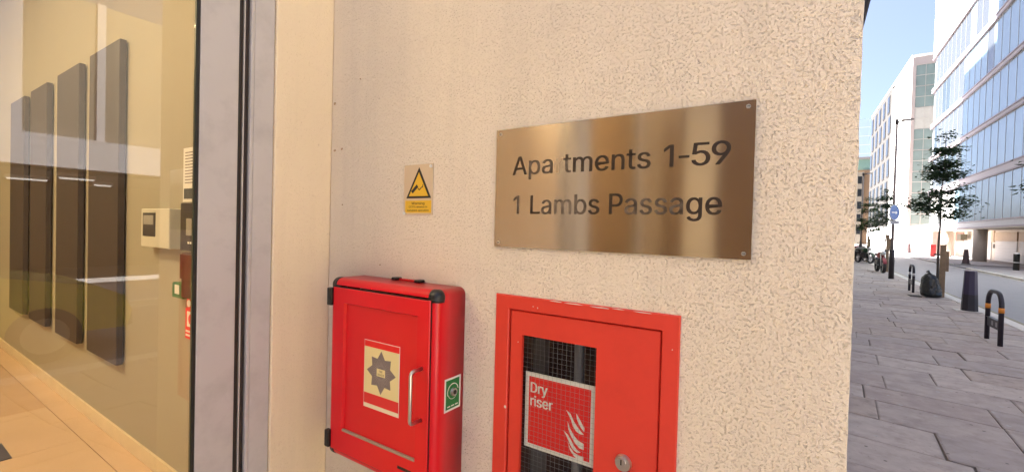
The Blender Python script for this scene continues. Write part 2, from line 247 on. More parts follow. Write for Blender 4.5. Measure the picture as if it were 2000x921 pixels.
# letter outlines (advance, x/y pairs, triangles), in thousandths of the letter size
GLY = {
'-':(453,"337 244 337 188 114 188 114 244","2 0 3 2 1 0"),
'1':(453,"276 509 276 0 212 0 212 448 209 448 86 358 86 427 198 509","7 5 6 7 4 5 7 0 4 0 3 4 0 1 3 1 2 3"),
'5':(453,"221 -7 178 -2 140 11 108 32 83 60 66 93 60 130 122 130 127 108 138 89 154 73 173 60 196 52 221 50 250 53 276 64 298 82 314 104 324 131 328 162 324 193 314 221 297 244 275 262 248 273 218 277 192 275 167 268 145 258 128 246 67 253 96 509 366 509 366 452 151 452 134 301 136 301 155 315 178 325 203 331 229 334 263 330 294 321 321 306 345 285 364 260 379 231 388 199 391 163 385 117 369 76 343 41 309 15 268 -1","30 34 31 34 32 31 34 33 32 30 35 34 39 41 40 38 41 39 38 42 41 37 42 38 37 43 42 36 43 37 36 44 43 30 36 35 30 26 36 26 25 36 25 44 36 25 45 44 24 45 25 30 27 26 23 45 24 30 28 27 22 45 23 22 46 45 30 29 28 21 46 22 21 47 46 20 47 21 20 48 47 19 48 20 19 49 48 18 49 19 17 49 18 5 7 6 5 8 7 17 50 49 5 9 8 16 50 17 4 9 5 4 10 9 15 50 16 15 51 50 4 11 10 14 51 15 4 12 11 3 12 4 13 51 14 3 13 12 3 51 13 3 52 51 2 52 3 2 53 52 1 53 2 1 0 53"),
'9':(453,"226 516 271 510 310 494 343 468 368 434 384 393 389 347 385 309 373 270 350 224 315 168 200 0 130 0 301 248 307 248 299 234 287 221 273 210 257 202 238 196 218 195 175 199 137 214 106 237 83 269 68 307 64 352 69 397 85 436 110 469 143 494 182 510 226 460 199 457 174 446 154 429 138 407 129 381 125 352 129 322 138 295 154 274 174 257 199 247 226 243 254 247 279 257 299 273 314 295 324 321 327 350 324 381 314 407 299 429 279 446 254 457","31 1 0 30 1 31 30 2 1 29 2 30 29 3 2 28 33 29 33 32 29 32 3 29 32 55 3 55 4 3 28 34 33 54 4 55 28 35 34 53 4 54 27 35 28 53 5 4 27 36 35 52 5 53 27 37 36 51 5 52 26 37 27 51 6 5 26 38 37 50 6 51 25 38 26 25 39 38 49 6 50 49 7 6 25 40 39 48 7 49 48 8 7 24 40 25 24 41 40 47 8 48 24 42 41 46 8 47 46 14 8 14 9 8 23 42 24 23 43 42 45 13 46 13 14 46 45 17 13 17 12 13 15 9 14 23 44 43 44 17 45 23 17 44 22 17 23 16 9 15 16 10 9 17 10 16 21 17 22 21 18 17 12 10 17 21 19 18 20 19 21 12 11 10"),
'A':(480,"16 0 85 0 238 452 238 509 201 509 395 0 463 0 276 509 238 509 238 452 133 142 346 142 326 199 152 199","0 1 2 0 2 3 0 3 4 5 6 7 5 7 8 5 8 9 10 11 12 10 12 13"),
'C':(510,"267 -7 205 1 150 25 104 63 70 115 48 179 40 254 48 329 70 393 104 445 150 484 205 508 267 516 305 513 340 504 373 490 402 471 427 447 448 418 463 385 473 348 408 348 401 373 389 395 375 413 357 428 337 440 315 449 292 454 267 456 223 450 184 432 150 403 125 364 109 314 103 254 109 194 125 145 151 105 184 76 223 59 267 53 292 55 315 60 337 69 357 81 375 96 389 114 401 136 408 160 473 160 463 124 448 91 428 62 402 38 373 19 341 5 305 -4","11 13 12 11 14 13 10 14 11 10 15 14 10 16 15 9 16 10 9 29 16 29 17 16 9 30 29 28 17 29 27 17 28 9 31 30 26 17 27 26 18 17 8 31 9 25 18 26 8 32 31 24 18 25 24 19 18 23 19 24 8 33 32 22 19 23 7 33 8 22 20 19 21 20 22 7 34 33 6 34 7 6 35 34 5 35 6 5 36 35 5 37 36 4 37 5 48 50 49 48 51 50 4 38 37 47 51 48 47 52 51 3 38 4 46 52 47 3 39 38 45 52 46 45 53 52 44 53 45 3 40 39 43 53 44 2 40 3 43 54 53 42 54 43 2 41 40 41 54 42 2 54 41 2 55 54 1 55 2 1 56 55 1 57 56 0 57 1"),
'D':(502,"60 0 125 0 125 509 60 509 125 0 219 0 291 8 351 31 398 68 433 119 455 181 462 255 455 329 433 391 399 441 353 478 294 501 225 509 125 509 125 57 215 57 272 63 318 81 354 110 379 149 394 198 399 255 394 312 379 361 354 399 320 428 275 446 221 452 125 452","0 1 2 0 2 3 4 19 5 5 19 20 5 20 6 6 20 21 6 21 7 7 21 22 7 22 8 8 22 23 8 23 9 9 23 24 9 24 10 10 24 25 10 25 11 11 25 26 11 26 12 12 26 27 12 27 13 13 27 28 13 28 14 14 28 29 14 29 15 15 29 30 15 30 16 16 30 31 16 31 17 17 31 32 17 32 18 18 32 33"),
'E':(419,"60 0 60 509 372 509 372 452 125 452 125 286 355 286 355 229 125 229 125 57 375 57 375 0","0 4 1 4 2 1 4 3 2 0 5 4 0 8 5 8 6 5 8 7 6 0 9 8 0 10 9 0 11 10"),
'F':(410,"60 0 60 509 369 509 369 452 125 452 125 278 346 278 346 221 125 221 125 0","0 4 1 4 2 1 4 3 2 0 5 4 0 8 5 8 6 5 8 7 6 0 9 8"),
'H':(517,"60 0 60 509 125 509 125 289 392 289 392 509 457 509 457 0 392 0 392 232 125 232 125 0","0 2 1 0 3 2 4 6 5 4 7 6 0 10 3 10 4 3 10 9 4 9 7 4 0 11 10 8 7 9"),
'I':(300,"31 0 31 57 118 57 118 452 31 452 31 509 269 509 269 452 183 452 183 57 269 57 269 0","4 6 5 4 7 6 3 7 4 2 8 3 8 7 3 2 9 8 0 2 1 0 9 2 0 10 9 0 11 10"),
'L':(393,"60 0 60 509 125 509 125 57 361 57 361 0","0 2 1 0 3 2 0 4 3 0 5 4"),
'P':(445,"60 0 125 0 125 509 60 509 125 509 235 509 289 503 332 487 366 462 390 430 404 391 409 348 404 304 390 265 366 233 332 207 289 191 235 186 125 186 125 452 232 452 268 449 297 439 318 423 333 402 342 376 344 348 342 319 333 294 318 272 297 256 269 246 233 242 125 242","0 1 2 0 2 3 4 19 5 5 19 20 5 20 6 6 20 21 6 21 7 7 21 22 7 22 8 8 22 23 8 23 9 9 23 24 9 24 10 10 24 25 10 25 11 11 25 26 11 26 12 12 26 27 12 27 13 13 27 28 13 28 14 14 28 29 14 29 15 15 29 30 15 30 16 16 30 31 16 31 17 17 31 32 17 32 18 18 32 33"),
'R':(449,"60 0 125 0 125 509 60 509 125 509 235 509 289 503 332 487 366 462 390 430 404 391 409 348 404 304 390 265 366 233 332 207 289 191 235 186 125 186 125 452 232 452 268 449 297 439 318 423 333 402 342 376 344 348 342 319 333 294 318 272 297 256 269 246 233 242 125 242 353 0 428 0 318 186 247 186","0 1 2 0 2 3 4 19 5 5 19 20 5 20 6 6 20 21 6 21 7 7 21 22 7 22 8 8 22 23 8 23 9 9 23 24 9 24 10 10 24 25 10 25 11 11 25 26 11 26 12 12 26 27 12 27 13 13 27 28 13 28 14 14 28 29 14 29 15 15 29 30 15 30 16 16 30 31 16 31 17 17 31 32 17 32 18 18 32 33 34 35 36 34 36 37"),
'S':(447,"224 -9 172 -4 128 9 91 31 64 60 46 96 38 137 104 137 110 110 123 88 142 71 166 59 194 52 224 49 257 52 286 60 311 74 329 92 341 114 346 139 342 161 332 179 316 193 296 205 272 214 245 222 184 239 128 260 86 289 60 326 52 372 58 413 75 448 102 476 138 498 180 511 227 516 275 511 316 498 351 476 377 449 394 415 401 378 337 378 326 412 302 437 267 453 225 459 194 456 167 448 145 435 129 418 118 398 115 376 119 352 131 334 148 319 169 308 191 300 212 293 264 279 287 272 312 264 336 252 359 238 379 220 395 198 405 171 408 139 403 99 386 64 360 34 323 11 278 -4","35 37 36 34 37 35 34 38 37 33 38 34 33 39 38 33 40 39 32 47 33 47 40 33 32 48 47 46 40 47 32 49 48 45 40 46 45 41 40 31 49 32 31 50 49 44 41 45 31 51 50 31 52 51 44 42 41 30 52 31 43 42 44 30 53 52 30 54 53 29 54 30 29 55 54 29 56 55 28 56 29 28 57 56 28 58 57 28 59 58 28 60 59 27 60 28 27 61 60 27 62 61 27 63 62 26 63 27 26 64 63 25 64 26 25 65 64 24 65 25 24 66 65 23 66 24 22 66 23 22 67 66 21 67 22 20 67 21 20 68 67 19 68 20 18 68 19 18 69 68 5 7 6 5 8 7 17 69 18 5 9 8 17 70 69 4 9 5 16 70 17 4 10 9 15 70 16 4 11 10 15 71 70 14 71 15 3 11 4 3 12 11 13 71 14 3 13 12 3 71 13 3 72 71 2 72 3 2 73 72 1 73 2 1 0 73"),
'T':(449,"32 452 32 509 417 509 417 452 257 452 257 0 193 0 193 452","0 2 1 0 3 2 7 3 0 6 4 7 4 3 7 6 5 4"),
'V':(480,"204 0 16 509 84 509 192 206 203 176 215 137 230 89 248 31 235 31 252 90 267 138 279 176 290 206 395 509 463 509 278 0","0 2 1 0 3 2 12 14 13 12 15 14 0 4 3 11 15 12 10 15 11 0 5 4 9 15 10 0 6 5 8 7 9 7 15 9 0 7 6 0 15 7"),
'W':(686,"155 0 16 509 82 509 163 196 170 171 175 145 181 120 187 94 192 67 197 40 189 40 194 67 200 94 205 120 211 145 218 171 224 196 306 509 380 509 462 196 468 171 474 145 480 120 486 94 492 67 497 40 488 40 493 67 499 94 504 120 510 145 517 171 523 196 603 509 670 509 530 0 455 0 368 323 359 356 351 391 344 431 336 475 350 475 342 433 335 395 327 359 318 323 230 0","0 2 1 0 3 2 16 41 17 41 18 17 41 42 18 42 19 18 32 34 33 32 35 34 16 43 41 43 40 41 43 40 42 40 19 42 16 44 43 39 19 40 16 45 44 38 19 39 16 46 45 37 19 38 16 47 46 36 19 37 0 4 3 15 47 16 36 20 19 31 35 32 0 5 4 14 47 15 36 21 20 30 35 31 0 6 5 13 47 14 36 22 21 29 35 30 0 7 6 12 47 13 36 23 22 28 35 29 0 8 7 11 47 12 36 24 23 27 35 28 0 10 8 10 9 8 10 47 11 36 26 24 26 25 24 26 35 27 0 47 10 36 35 26"),
'a':(389,"160 -9 126 -5 94 5 68 22 48 45 35 73 30 108 34 138 43 161 58 179 78 193 100 203 125 211 152 216 178 220 209 224 234 227 252 230 265 235 273 243 276 255 276 257 273 279 267 297 256 311 240 322 220 329 196 331 171 329 149 322 132 313 118 301 107 288 100 274 41 291 57 322 79 346 104 364 133 375 163 382 194 384 215 383 239 379 263 372 286 360 306 343 322 320 333 290 337 251 337 0 277 0 277 52 272 52 264 38 252 25 236 12 215 1 190 -6 170 45 202 49 228 59 248 74 263 93 272 115 276 138 276 190 270 186 259 182 246 179 231 176 216 173 200 171 186 169 175 168 154 164 134 159 117 150 103 139 95 124 92 105 94 87 102 72 114 61 130 52 149 47","39 41 40 39 42 41 38 42 39 38 43 42 37 43 38 37 44 43 36 44 37 36 45 44 35 45 36 35 27 45 27 46 45 35 28 27 26 46 27 35 29 28 25 46 26 35 30 29 34 30 35 24 46 25 24 47 46 34 31 30 23 47 24 34 32 31 22 47 23 33 32 34 22 48 47 21 48 22 20 48 21 19 48 20 19 49 48 18 49 19 17 65 18 65 49 18 16 65 17 15 65 16 14 65 15 13 65 14 12 65 13 11 65 12 10 65 11 9 65 10 9 66 65 64 49 65 9 67 66 9 68 67 8 68 9 8 69 68 8 70 69 8 71 70 8 72 71 8 73 72 8 74 73 8 75 74 7 75 8 7 76 75 7 77 76 7 78 77 63 49 64 6 78 7 6 79 78 62 49 63 5 79 6 5 80 79 61 51 62 51 49 62 5 81 80 60 51 61 4 81 5 4 82 81 4 83 82 59 52 60 52 51 60 4 84 83 59 53 52 50 49 51 58 53 59 4 58 84 4 53 58 3 53 4 3 54 53 3 55 54 2 55 3 2 56 55 1 56 2 1 57 56 0 57 1"),
'b':(424,"229 -8 198 -5 172 4 153 17 138 31 127 46 118 59 112 59 112 0 53 0 53 509 114 509 114 319 118 319 127 331 137 346 152 360 171 373 197 381 229 384 274 378 313 361 345 332 370 293 385 245 390 189 385 133 370 84 346 45 313 16 274 -2 220 47 253 51 279 66 301 88 316 117 325 151 328 189 325 227 316 261 301 290 280 311 253 325 220 330 188 325 161 312 140 291 125 263 116 229 113 189 116 150 125 115 140 86 162 65 188 51","9 11 10 9 12 11 18 20 19 17 20 18 17 21 20 16 21 17 16 22 21 15 22 16 14 22 15 14 43 22 43 42 22 42 23 22 13 43 14 13 44 43 13 45 44 41 23 42 9 13 12 9 47 13 47 46 13 46 45 13 40 23 41 40 24 23 39 24 40 9 48 47 38 24 39 38 25 24 9 49 48 37 25 38 9 50 49 36 25 37 36 26 25 35 26 36 9 51 50 35 27 26 34 27 35 9 7 51 7 52 51 33 27 34 7 53 52 33 28 27 32 28 33 7 6 53 6 54 53 9 8 7 5 54 6 31 28 32 5 31 54 5 28 31 4 28 5 4 29 28 3 29 4 2 29 3 2 30 29 1 30 2 1 0 30"),
'c':(396,"207 -8 159 -2 117 16 82 46 56 85 40 133 34 187 40 243 56 291 82 330 117 360 159 378 207 384 234 383 260 377 284 368 305 356 324 341 340 322 353 301 362 277 303 262 298 276 290 289 281 301 270 311 257 319 242 325 226 329 207 330 173 325 145 310 124 287 108 258 99 224 96 187 99 151 108 117 124 89 145 66 173 51 207 46 226 48 243 52 258 58 271 66 282 76 292 89 299 102 304 117 363 102 354 78 341 56 325 37 306 21 285 9 261 -1 235 -6","11 13 12 11 14 13 10 14 11 10 15 14 10 16 15 9 16 10 9 17 16 9 29 17 29 18 17 8 30 9 30 29 9 28 18 29 27 18 28 8 31 30 26 18 27 26 19 18 25 19 26 24 19 25 8 32 31 23 19 24 23 20 19 7 32 8 22 20 23 7 33 32 22 21 20 7 34 33 6 34 7 6 35 34 5 35 6 5 36 35 5 37 36 4 37 5 4 38 37 48 50 49 48 51 50 47 51 48 46 51 47 4 39 38 3 39 4 46 52 51 45 52 46 44 52 45 3 40 39 43 52 44 43 53 52 42 53 43 3 41 40 41 53 42 3 53 41 2 53 3 2 54 53 2 55 54 1 55 2 1 56 55 1 57 56 0 57 1"),
'e':(404,"212 -8 161 -2 117 16 82 46 56 85 40 132 34 187 39 242 55 290 81 329 115 359 157 378 205 384 236 382 266 374 294 361 319 341 341 315 357 282 368 242 371 194 371 169 75 169 75 221 338 221 310 202 307 237 298 269 283 294 263 314 237 326 205 330 173 326 146 313 125 294 109 270 99 241 96 211 96 178 100 139 110 106 128 80 151 61 179 50 212 46 234 48 254 53 271 61 285 73 297 88 306 105 365 91 353 63 335 39 311 19 283 4 249 -5","11 13 12 11 14 13 10 14 11 10 15 14 10 16 15 9 16 10 9 31 16 31 17 16 9 32 31 30 17 31 8 32 9 29 17 30 8 33 32 29 18 17 28 18 29 8 34 33 27 18 28 8 35 34 7 35 8 27 19 18 7 36 35 26 19 27 26 24 19 24 20 19 6 23 7 23 36 7 23 37 36 25 24 26 6 22 23 37 24 23 37 20 24 38 20 37 38 21 20 5 22 6 39 21 38 5 21 22 5 39 21 5 40 39 4 40 5 4 41 40 49 51 50 49 52 51 48 52 49 3 41 4 3 42 41 47 52 48 47 53 52 3 43 42 46 53 47 45 53 46 3 44 43 44 53 45 3 53 44 2 53 3 2 54 53 2 55 54 1 55 2 1 56 55 0 56 1"),
'g':(425,"207 -151 168 -148 134 -140 105 -127 82 -110 64 -91 51 -69 101 -41 110 -53 122 -66 136 -78 154 -88 178 -95 207 -97 249 -92 282 -75 304 -47 311 -6 311 68 306 68 298 56 287 41 272 28 252 16 227 8 195 5 152 10 113 27 80 53 55 90 39 136 34 191 39 246 55 293 80 332 112 361 152 378 196 384 228 382 253 373 273 360 288 346 299 331 308 319 313 319 313 379 372 379 372 -9 367 -54 350 -90 324 -117 291 -136 251 -147 205 59 237 63 264 75 285 95 300 121 309 154 312 193 309 231 300 264 285 291 264 312 237 325 205 330 172 325 145 312 124 290 109 262 99 229 96 193 99 155 109 123 124 96 145 76 172 63","36 38 37 36 39 38 44 46 45 44 47 46 35 39 36 35 40 39 34 40 35 34 41 40 34 42 41 33 66 34 66 65 34 65 42 34 65 43 42 64 43 65 63 43 64 33 67 66 63 44 43 63 62 44 62 61 44 61 60 44 60 47 44 33 68 67 32 68 33 32 69 68 32 70 69 31 70 32 59 47 60 31 71 70 31 72 71 58 47 59 30 72 31 30 73 72 57 47 58 29 73 30 29 74 73 56 18 57 18 47 57 29 75 74 55 18 56 28 75 29 28 76 75 54 19 55 19 18 55 54 20 19 17 47 18 28 53 76 53 20 54 28 20 53 28 21 20 27 21 28 27 22 21 27 23 22 26 23 27 26 24 23 25 24 26 16 47 17 16 48 47 6 8 7 15 48 16 6 9 8 15 49 48 6 10 9 5 10 6 14 49 15 5 11 10 5 12 11 14 50 49 4 12 5 13 50 14 4 13 12 4 50 13 3 50 4 3 51 50 2 51 3 2 52 51 1 52 2 1 0 52"),
'i':(167,"84 443 67 446 54 455 44 468 41 483 44 499 54 512 67 521 84 524 100 521 114 512 123 499 126 483 123 468 114 455 100 446 53 0 53 379 114 379 114 0","16 18 17 16 19 18 7 9 8 6 9 7 6 10 9 5 10 6 5 11 10 4 11 5 4 12 11 3 12 4 3 13 12 2 13 3 2 14 13 1 14 2 1 15 14 0 15 1"),
'm':(610,"53 0 53 379 112 379 112 295 108 295 118 323 132 346 151 363 172 376 195 384 219 386 257 380 287 361 309 331 321 295 312 295 322 321 337 343 357 361 381 375 407 383 437 386 468 383 497 372 522 354 541 328 553 296 557 255 557 0 496 0 496 254 490 289 473 313 447 326 419 330 395 328 374 320 358 307 345 290 338 270 335 247 335 0 274 0 274 260 269 288 253 311 229 326 199 330 178 328 158 320 140 307 126 289 117 266 114 238 114 0","9 11 10 20 22 21 8 11 9 19 22 20 19 23 22 8 12 11 0 2 1 0 4 2 4 3 2 7 12 8 18 23 19 18 24 23 6 12 7 17 24 18 6 13 12 17 25 24 5 47 6 47 13 6 16 34 17 34 25 17 47 46 13 46 14 13 5 48 47 16 35 34 33 25 34 33 26 25 5 49 48 16 36 35 32 26 33 45 14 46 4 49 5 15 36 16 4 50 49 15 37 36 31 26 32 44 15 45 15 14 45 4 51 50 15 38 37 31 27 26 0 52 4 52 51 4 44 38 15 44 39 38 30 27 31 43 39 44 43 40 39 0 53 52 42 40 43 30 28 27 29 28 30 42 41 40 0 54 53"),
'n':(410,"114 227 114 0 53 0 53 379 112 379 112 287 102 287 124 332 152 362 187 379 227 384 264 380 295 369 321 349 341 321 353 285 357 240 357 0 296 0 296 235 290 275 273 304 246 323 210 329 184 326 161 317 141 303 126 283 117 257","9 11 10 9 12 11 2 4 3 2 6 4 6 5 4 8 12 9 8 13 12 7 13 8 7 23 13 23 14 13 6 25 7 25 24 7 24 23 7 22 14 23 21 14 22 21 15 14 6 26 25 20 15 21 6 27 26 2 28 6 28 27 6 20 16 15 19 16 20 2 0 28 19 17 16 18 17 19 2 1 0"),
'o':(415,"207 -8 159 -2 117 16 82 46 56 85 40 133 34 187 40 243 56 291 82 330 117 360 159 378 207 384 256 378 299 360 333 330 359 291 376 243 381 187 376 133 359 85 333 46 299 16 256 -2 207 46 242 51 270 66 292 89 307 117 316 151 319 187 316 224 307 258 292 287 270 310 242 325 207 330 173 325 145 310 124 287 108 258 99 224 96 187 99 151 108 117 124 89 145 66 173 51","11 13 12 10 13 11 10 14 13 9 14 10 9 15 14 8 37 9 37 36 9 36 15 9 36 35 15 35 16 15 8 38 37 34 16 35 8 39 38 33 16 34 7 39 8 33 17 16 7 40 39 32 17 33 7 41 40 31 17 32 6 41 7 31 18 17 6 42 41 30 18 31 5 42 6 5 43 42 29 18 30 29 19 18 5 44 43 28 19 29 28 20 19 4 44 5 4 45 44 27 20 28 4 46 45 26 20 27 3 46 4 26 21 20 3 47 46 25 21 26 3 24 47 24 21 25 3 21 24 2 21 3 2 22 21 1 22 2 1 23 22 0 23 1"),
'p':(424,"53 -143 53 379 112 379 112 319 118 319 126 331 137 346 152 360 171 373 197 381 229 384 274 378 313 361 345 332 370 293 385 245 390 189 385 133 370 84 346 45 313 16 274 -2 229 -8 198 -5 173 4 153 17 138 31 127 46 118 59 114 59 114 -143 220 47 253 51 279 66 301 88 316 117 325 151 328 189 325 227 316 261 301 290 280 311 253 325 220 330 188 325 161 312 140 291 125 263 116 229 113 189 116 150 125 115 140 86 162 65 188 51","9 11 10 8 11 9 0 2 1 0 3 2 8 12 11 7 12 8 7 13 12 6 13 7 5 13 6 5 43 13 43 42 13 42 14 13 4 43 5 4 44 43 4 45 44 41 14 42 0 4 3 0 48 4 48 47 4 47 46 4 46 45 4 40 14 41 40 15 14 39 15 40 38 15 39 38 16 15 0 49 48 37 16 38 0 50 49 36 16 37 36 17 16 35 17 36 0 51 50 35 18 17 34 18 35 0 29 51 29 52 51 33 18 34 29 53 52 33 19 18 32 19 33 29 28 53 28 54 53 0 30 29 27 54 28 31 19 32 27 31 54 27 19 31 26 19 27 26 20 19 25 20 26 24 20 25 24 21 20 23 21 24 23 22 21"),
'r':(259,"53 0 53 379 112 379 112 321 115 321 130 347 152 367 181 380 213 385 221 385 229 384 237 384 243 384 243 322 239 323 230 324 219 325 207 326 182 323 159 315 140 301 126 284 117 262 114 237 114 0","7 9 8 7 10 9 7 11 10 7 12 11 7 13 12 6 13 7 0 2 1 0 3 2 5 13 6 4 17 5 17 16 5 16 15 5 15 14 5 14 13 5 4 18 17 4 19 18 0 4 3 0 22 4 22 21 4 21 20 4 20 19 4 0 23 22 0 24 23"),
's':(365,"182 -8 145 -5 112 3 84 18 62 38 45 63 36 94 94 107 105 79 124 60 150 49 181 45 217 50 244 62 262 81 268 103 265 121 254 136 237 147 212 155 149 170 104 186 72 208 53 237 47 274 51 305 65 332 87 354 115 370 149 381 187 384 223 381 254 372 279 358 299 339 314 316 324 290 268 277 258 298 243 316 219 328 187 333 156 329 131 317 114 299 109 277 112 258 124 243 144 232 172 223 229 209 275 194 306 171 325 142 331 107 326 75 312 47 290 24 260 6 223 -5","29 31 30 29 32 31 28 32 29 28 33 32 27 33 28 27 34 33 26 34 27 26 41 34 41 35 34 26 42 41 40 35 41 25 42 26 25 43 42 39 35 40 25 44 43 39 36 35 38 36 39 24 44 25 24 45 44 37 36 38 24 46 45 23 46 24 23 47 46 23 48 47 22 48 23 22 49 48 22 50 49 22 51 50 21 51 22 21 52 51 20 52 21 20 53 52 19 53 20 18 53 19 17 53 18 17 54 53 16 54 17 15 54 16 6 8 7 15 55 54 14 55 15 5 8 6 13 55 14 5 9 8 13 56 55 4 9 5 12 56 13 4 10 9 11 56 12 4 11 10 11 57 56 4 57 11 3 57 4 3 58 57 2 58 3 2 59 58 1 59 2 1 0 59"),
't':(227,"204 379 204 327 6 327 6 379 65 471 126 471 126 98 128 76 136 61 150 53 170 50 177 50 185 51 194 52 202 54 213 2 203 -1 192 -3 180 -4 168 -4 125 2 92 21 72 52 65 93","23 5 4 23 6 5 2 0 3 2 1 0 23 7 6 22 7 23 22 8 7 22 9 8 13 15 14 22 10 9 12 15 13 21 10 22 11 15 12 10 15 11 21 15 10 20 15 21 19 15 20 19 16 15 19 17 16 19 18 17"),
'y':(389,"47 -139 61 -86 71 -87 88 -90 104 -89 118 -84 130 -74 141 -58 151 -36 163 -1 17 379 84 379 165 155 177 121 187 87 196 53 206 21 184 21 193 53 202 87 212 121 224 155 305 379 371 379 204 -58 191 -85 177 -107 159 -124 139 -136 117 -143 91 -145 77 -145 65 -143 54 -141","9 11 10 9 12 11 21 23 22 21 24 23 9 13 12 20 24 21 19 16 20 16 24 20 9 14 13 18 15 19 15 16 19 9 18 14 18 15 14 9 17 18 9 16 17 9 24 16 8 24 9 7 24 8 7 25 24 6 25 7 5 25 6 4 25 5 4 26 25 0 2 1 0 3 2 3 26 4 0 26 3 0 27 26 0 28 27 0 29 28 33 29 0 32 29 33 32 30 29 31 30 32"),
' ':(188,'',''),
}
def glyph(body):
    if body in _fc: return _fc[body]
    vs, fs, x = [], [], 0
    for c in body:
        adv, pv, pt = GLY[c]; pv = [int(q) for q in pv.split()]; pt = [int(q) for q in pt.split()]; k = len(vs)
        vs += [((pv[i] + x) / 1000, pv[i + 1] / 1000, 0) for i in range(0, len(pv), 2)]
        fs += [tuple(k + q for q in pt[i:i + 3]) for i in range(0, len(pt), 3)]; x += adv
    _fc[body] = (vs, fs); return vs, fs
_fc = {}
def ext(vs, i): a = [v[i] for v in vs]; return min(a), max(a)
def text_bm(bm, body, x0, x1, z0, cap, f, d0, d1):
    """body stretched between x0 and x1, baseline z0, capital height cap, solid from d0 to d1"""
    vs, fs = glyph(body); a, b = ext(vs, 0); capu = ext(glyph('H')[0], 1)[1]
    kx = (x1 - x0) / (b - a); kz = cap / capu
    def add(vs, fs):
        n = [bm.verts.new(f((x0 + (v[0] - a) * kx, z0 + v[1] * kz), d0)) for v in vs]
        m = [bm.verts.new(f((x0 + (v[0] - a) * kx, z0 + v[1] * kz), d1)) for v in vs]
        ec = {}
        for p in fs:
            bm.faces.new([m[i] for i in p])
            for i in range(len(p)):
                e = (p[i], p[(i + 1) % len(p)]); ec[tuple(sorted(e))] = None if tuple(sorted(e)) in ec else e
        for e in ec.values():
            if e: bm.faces.new((n[e[0]], n[e[1]], m[e[1]], m[e[0]]))
    add(vs, fs)
def text(name, body, x0, x1, z0, cap, f, d0, d1, m, parent):
    bm = bmesh.new(); text_bm(bm, body, x0, x1, z0, cap, f, d0, d1); return finish(name, bm, m, parent)

rnd = random.Random(7)

# ================================================================== SETTING: ground, road, pavements
ASPH = mat('asphalt', (.185, .175, .185), .6, var=.18, vscale=3, bump=.004, bscale=90, dirt=(.19, .185, .19), dscale=.6, damt=.6)
MORTAR = mat('slab_joint_dirt', (.22, .195, .17), .95, var=.3, vscale=12, bump=.003, bscale=60)
SLABS = [mat('york_stone_%d' % i, c, .8, var=.24, vscale=7, bump=.004, bscale=30, dirt=d, dscale=4.1 + i * .6, damt=.85)
         for i, (c, d) in enumerate([((0.393, 0.331, 0.298), (0.236, 0.192, 0.174)), ((0.354, 0.300, 0.277), (0.252, 0.208, 0.174)), ((0.441, 0.376, 0.335), (0.284, 0.230, 0.204)), ((0.338, 0.276, 0.248), (0.456, 0.384, 0.335)), ((0.385, 0.314, 0.270), (0.204, 0.168, 0.146))])]
for m_ in SLABS:      # chewing-gum spots and small dark marks
    n_ = m_.node_tree.nodes; l_ = m_.node_tree.links; b_ = n_['Principled BSDF']; src_ = b_.inputs['Base Color'].links[0].from_socket
    tc_ = n_.new('ShaderNodeTexCoord')
    for sc_, th_, cl_, am_ in ((4.3, .060, (.40, .38, .36), .8), (6.1, .055, (.07, .06, .055), .75), (17, .06, (.12, .10, .09), .6)):
        vo_ = n_.new('ShaderNodeTexVoronoi'); vo_.inputs['Scale'].default_value = sc_; l_.new(tc_.outputs['Object'], vo_.inputs['Vector'])
        r_ = n_.new('ShaderNodeMapRange'); r_.inputs[1].default_value = th_; r_.inputs[2].default_value = th_ * 1.5; r_.inputs[3].default_value = am_; r_.inputs[4].default_value = 0; l_.new(vo_.outputs['Distance'], r_.inputs[0])
        x_ = n_.new('ShaderNodeMix'); x_.data_type = 'RGBA'; x_.inputs[7].default_value = (*cl_, 1); l_.new(r_.outputs[0], x_.inputs[0]); l_.new(src_, x_.inputs[6]); src_ = x_.outputs[2]
    l_.new(src_, b_.inputs['Base Color'])
KERB = mat('kerb_granite', (.62, .58, .53), .8, var=.2, vscale=20, bump=.003, bscale=80, dirt=(.25, .22, .2), dscale=2, damt=.5)
GROUND = mat('far_ground', (.16, .15, .14), .9, var=.2, vscale=.2)
tag(box('ground', -400, 500, -400, 900, -.5, -.22, GROUND), kind='structure')
tag(box('road', 3.42, 9.9, -60, 260, -.3, -.1, ASPH), kind='structure')
pav = tag(box('pavement', -1.6, 3.2, -60, 260, -.3, -.022, MORTAR), kind='structure')
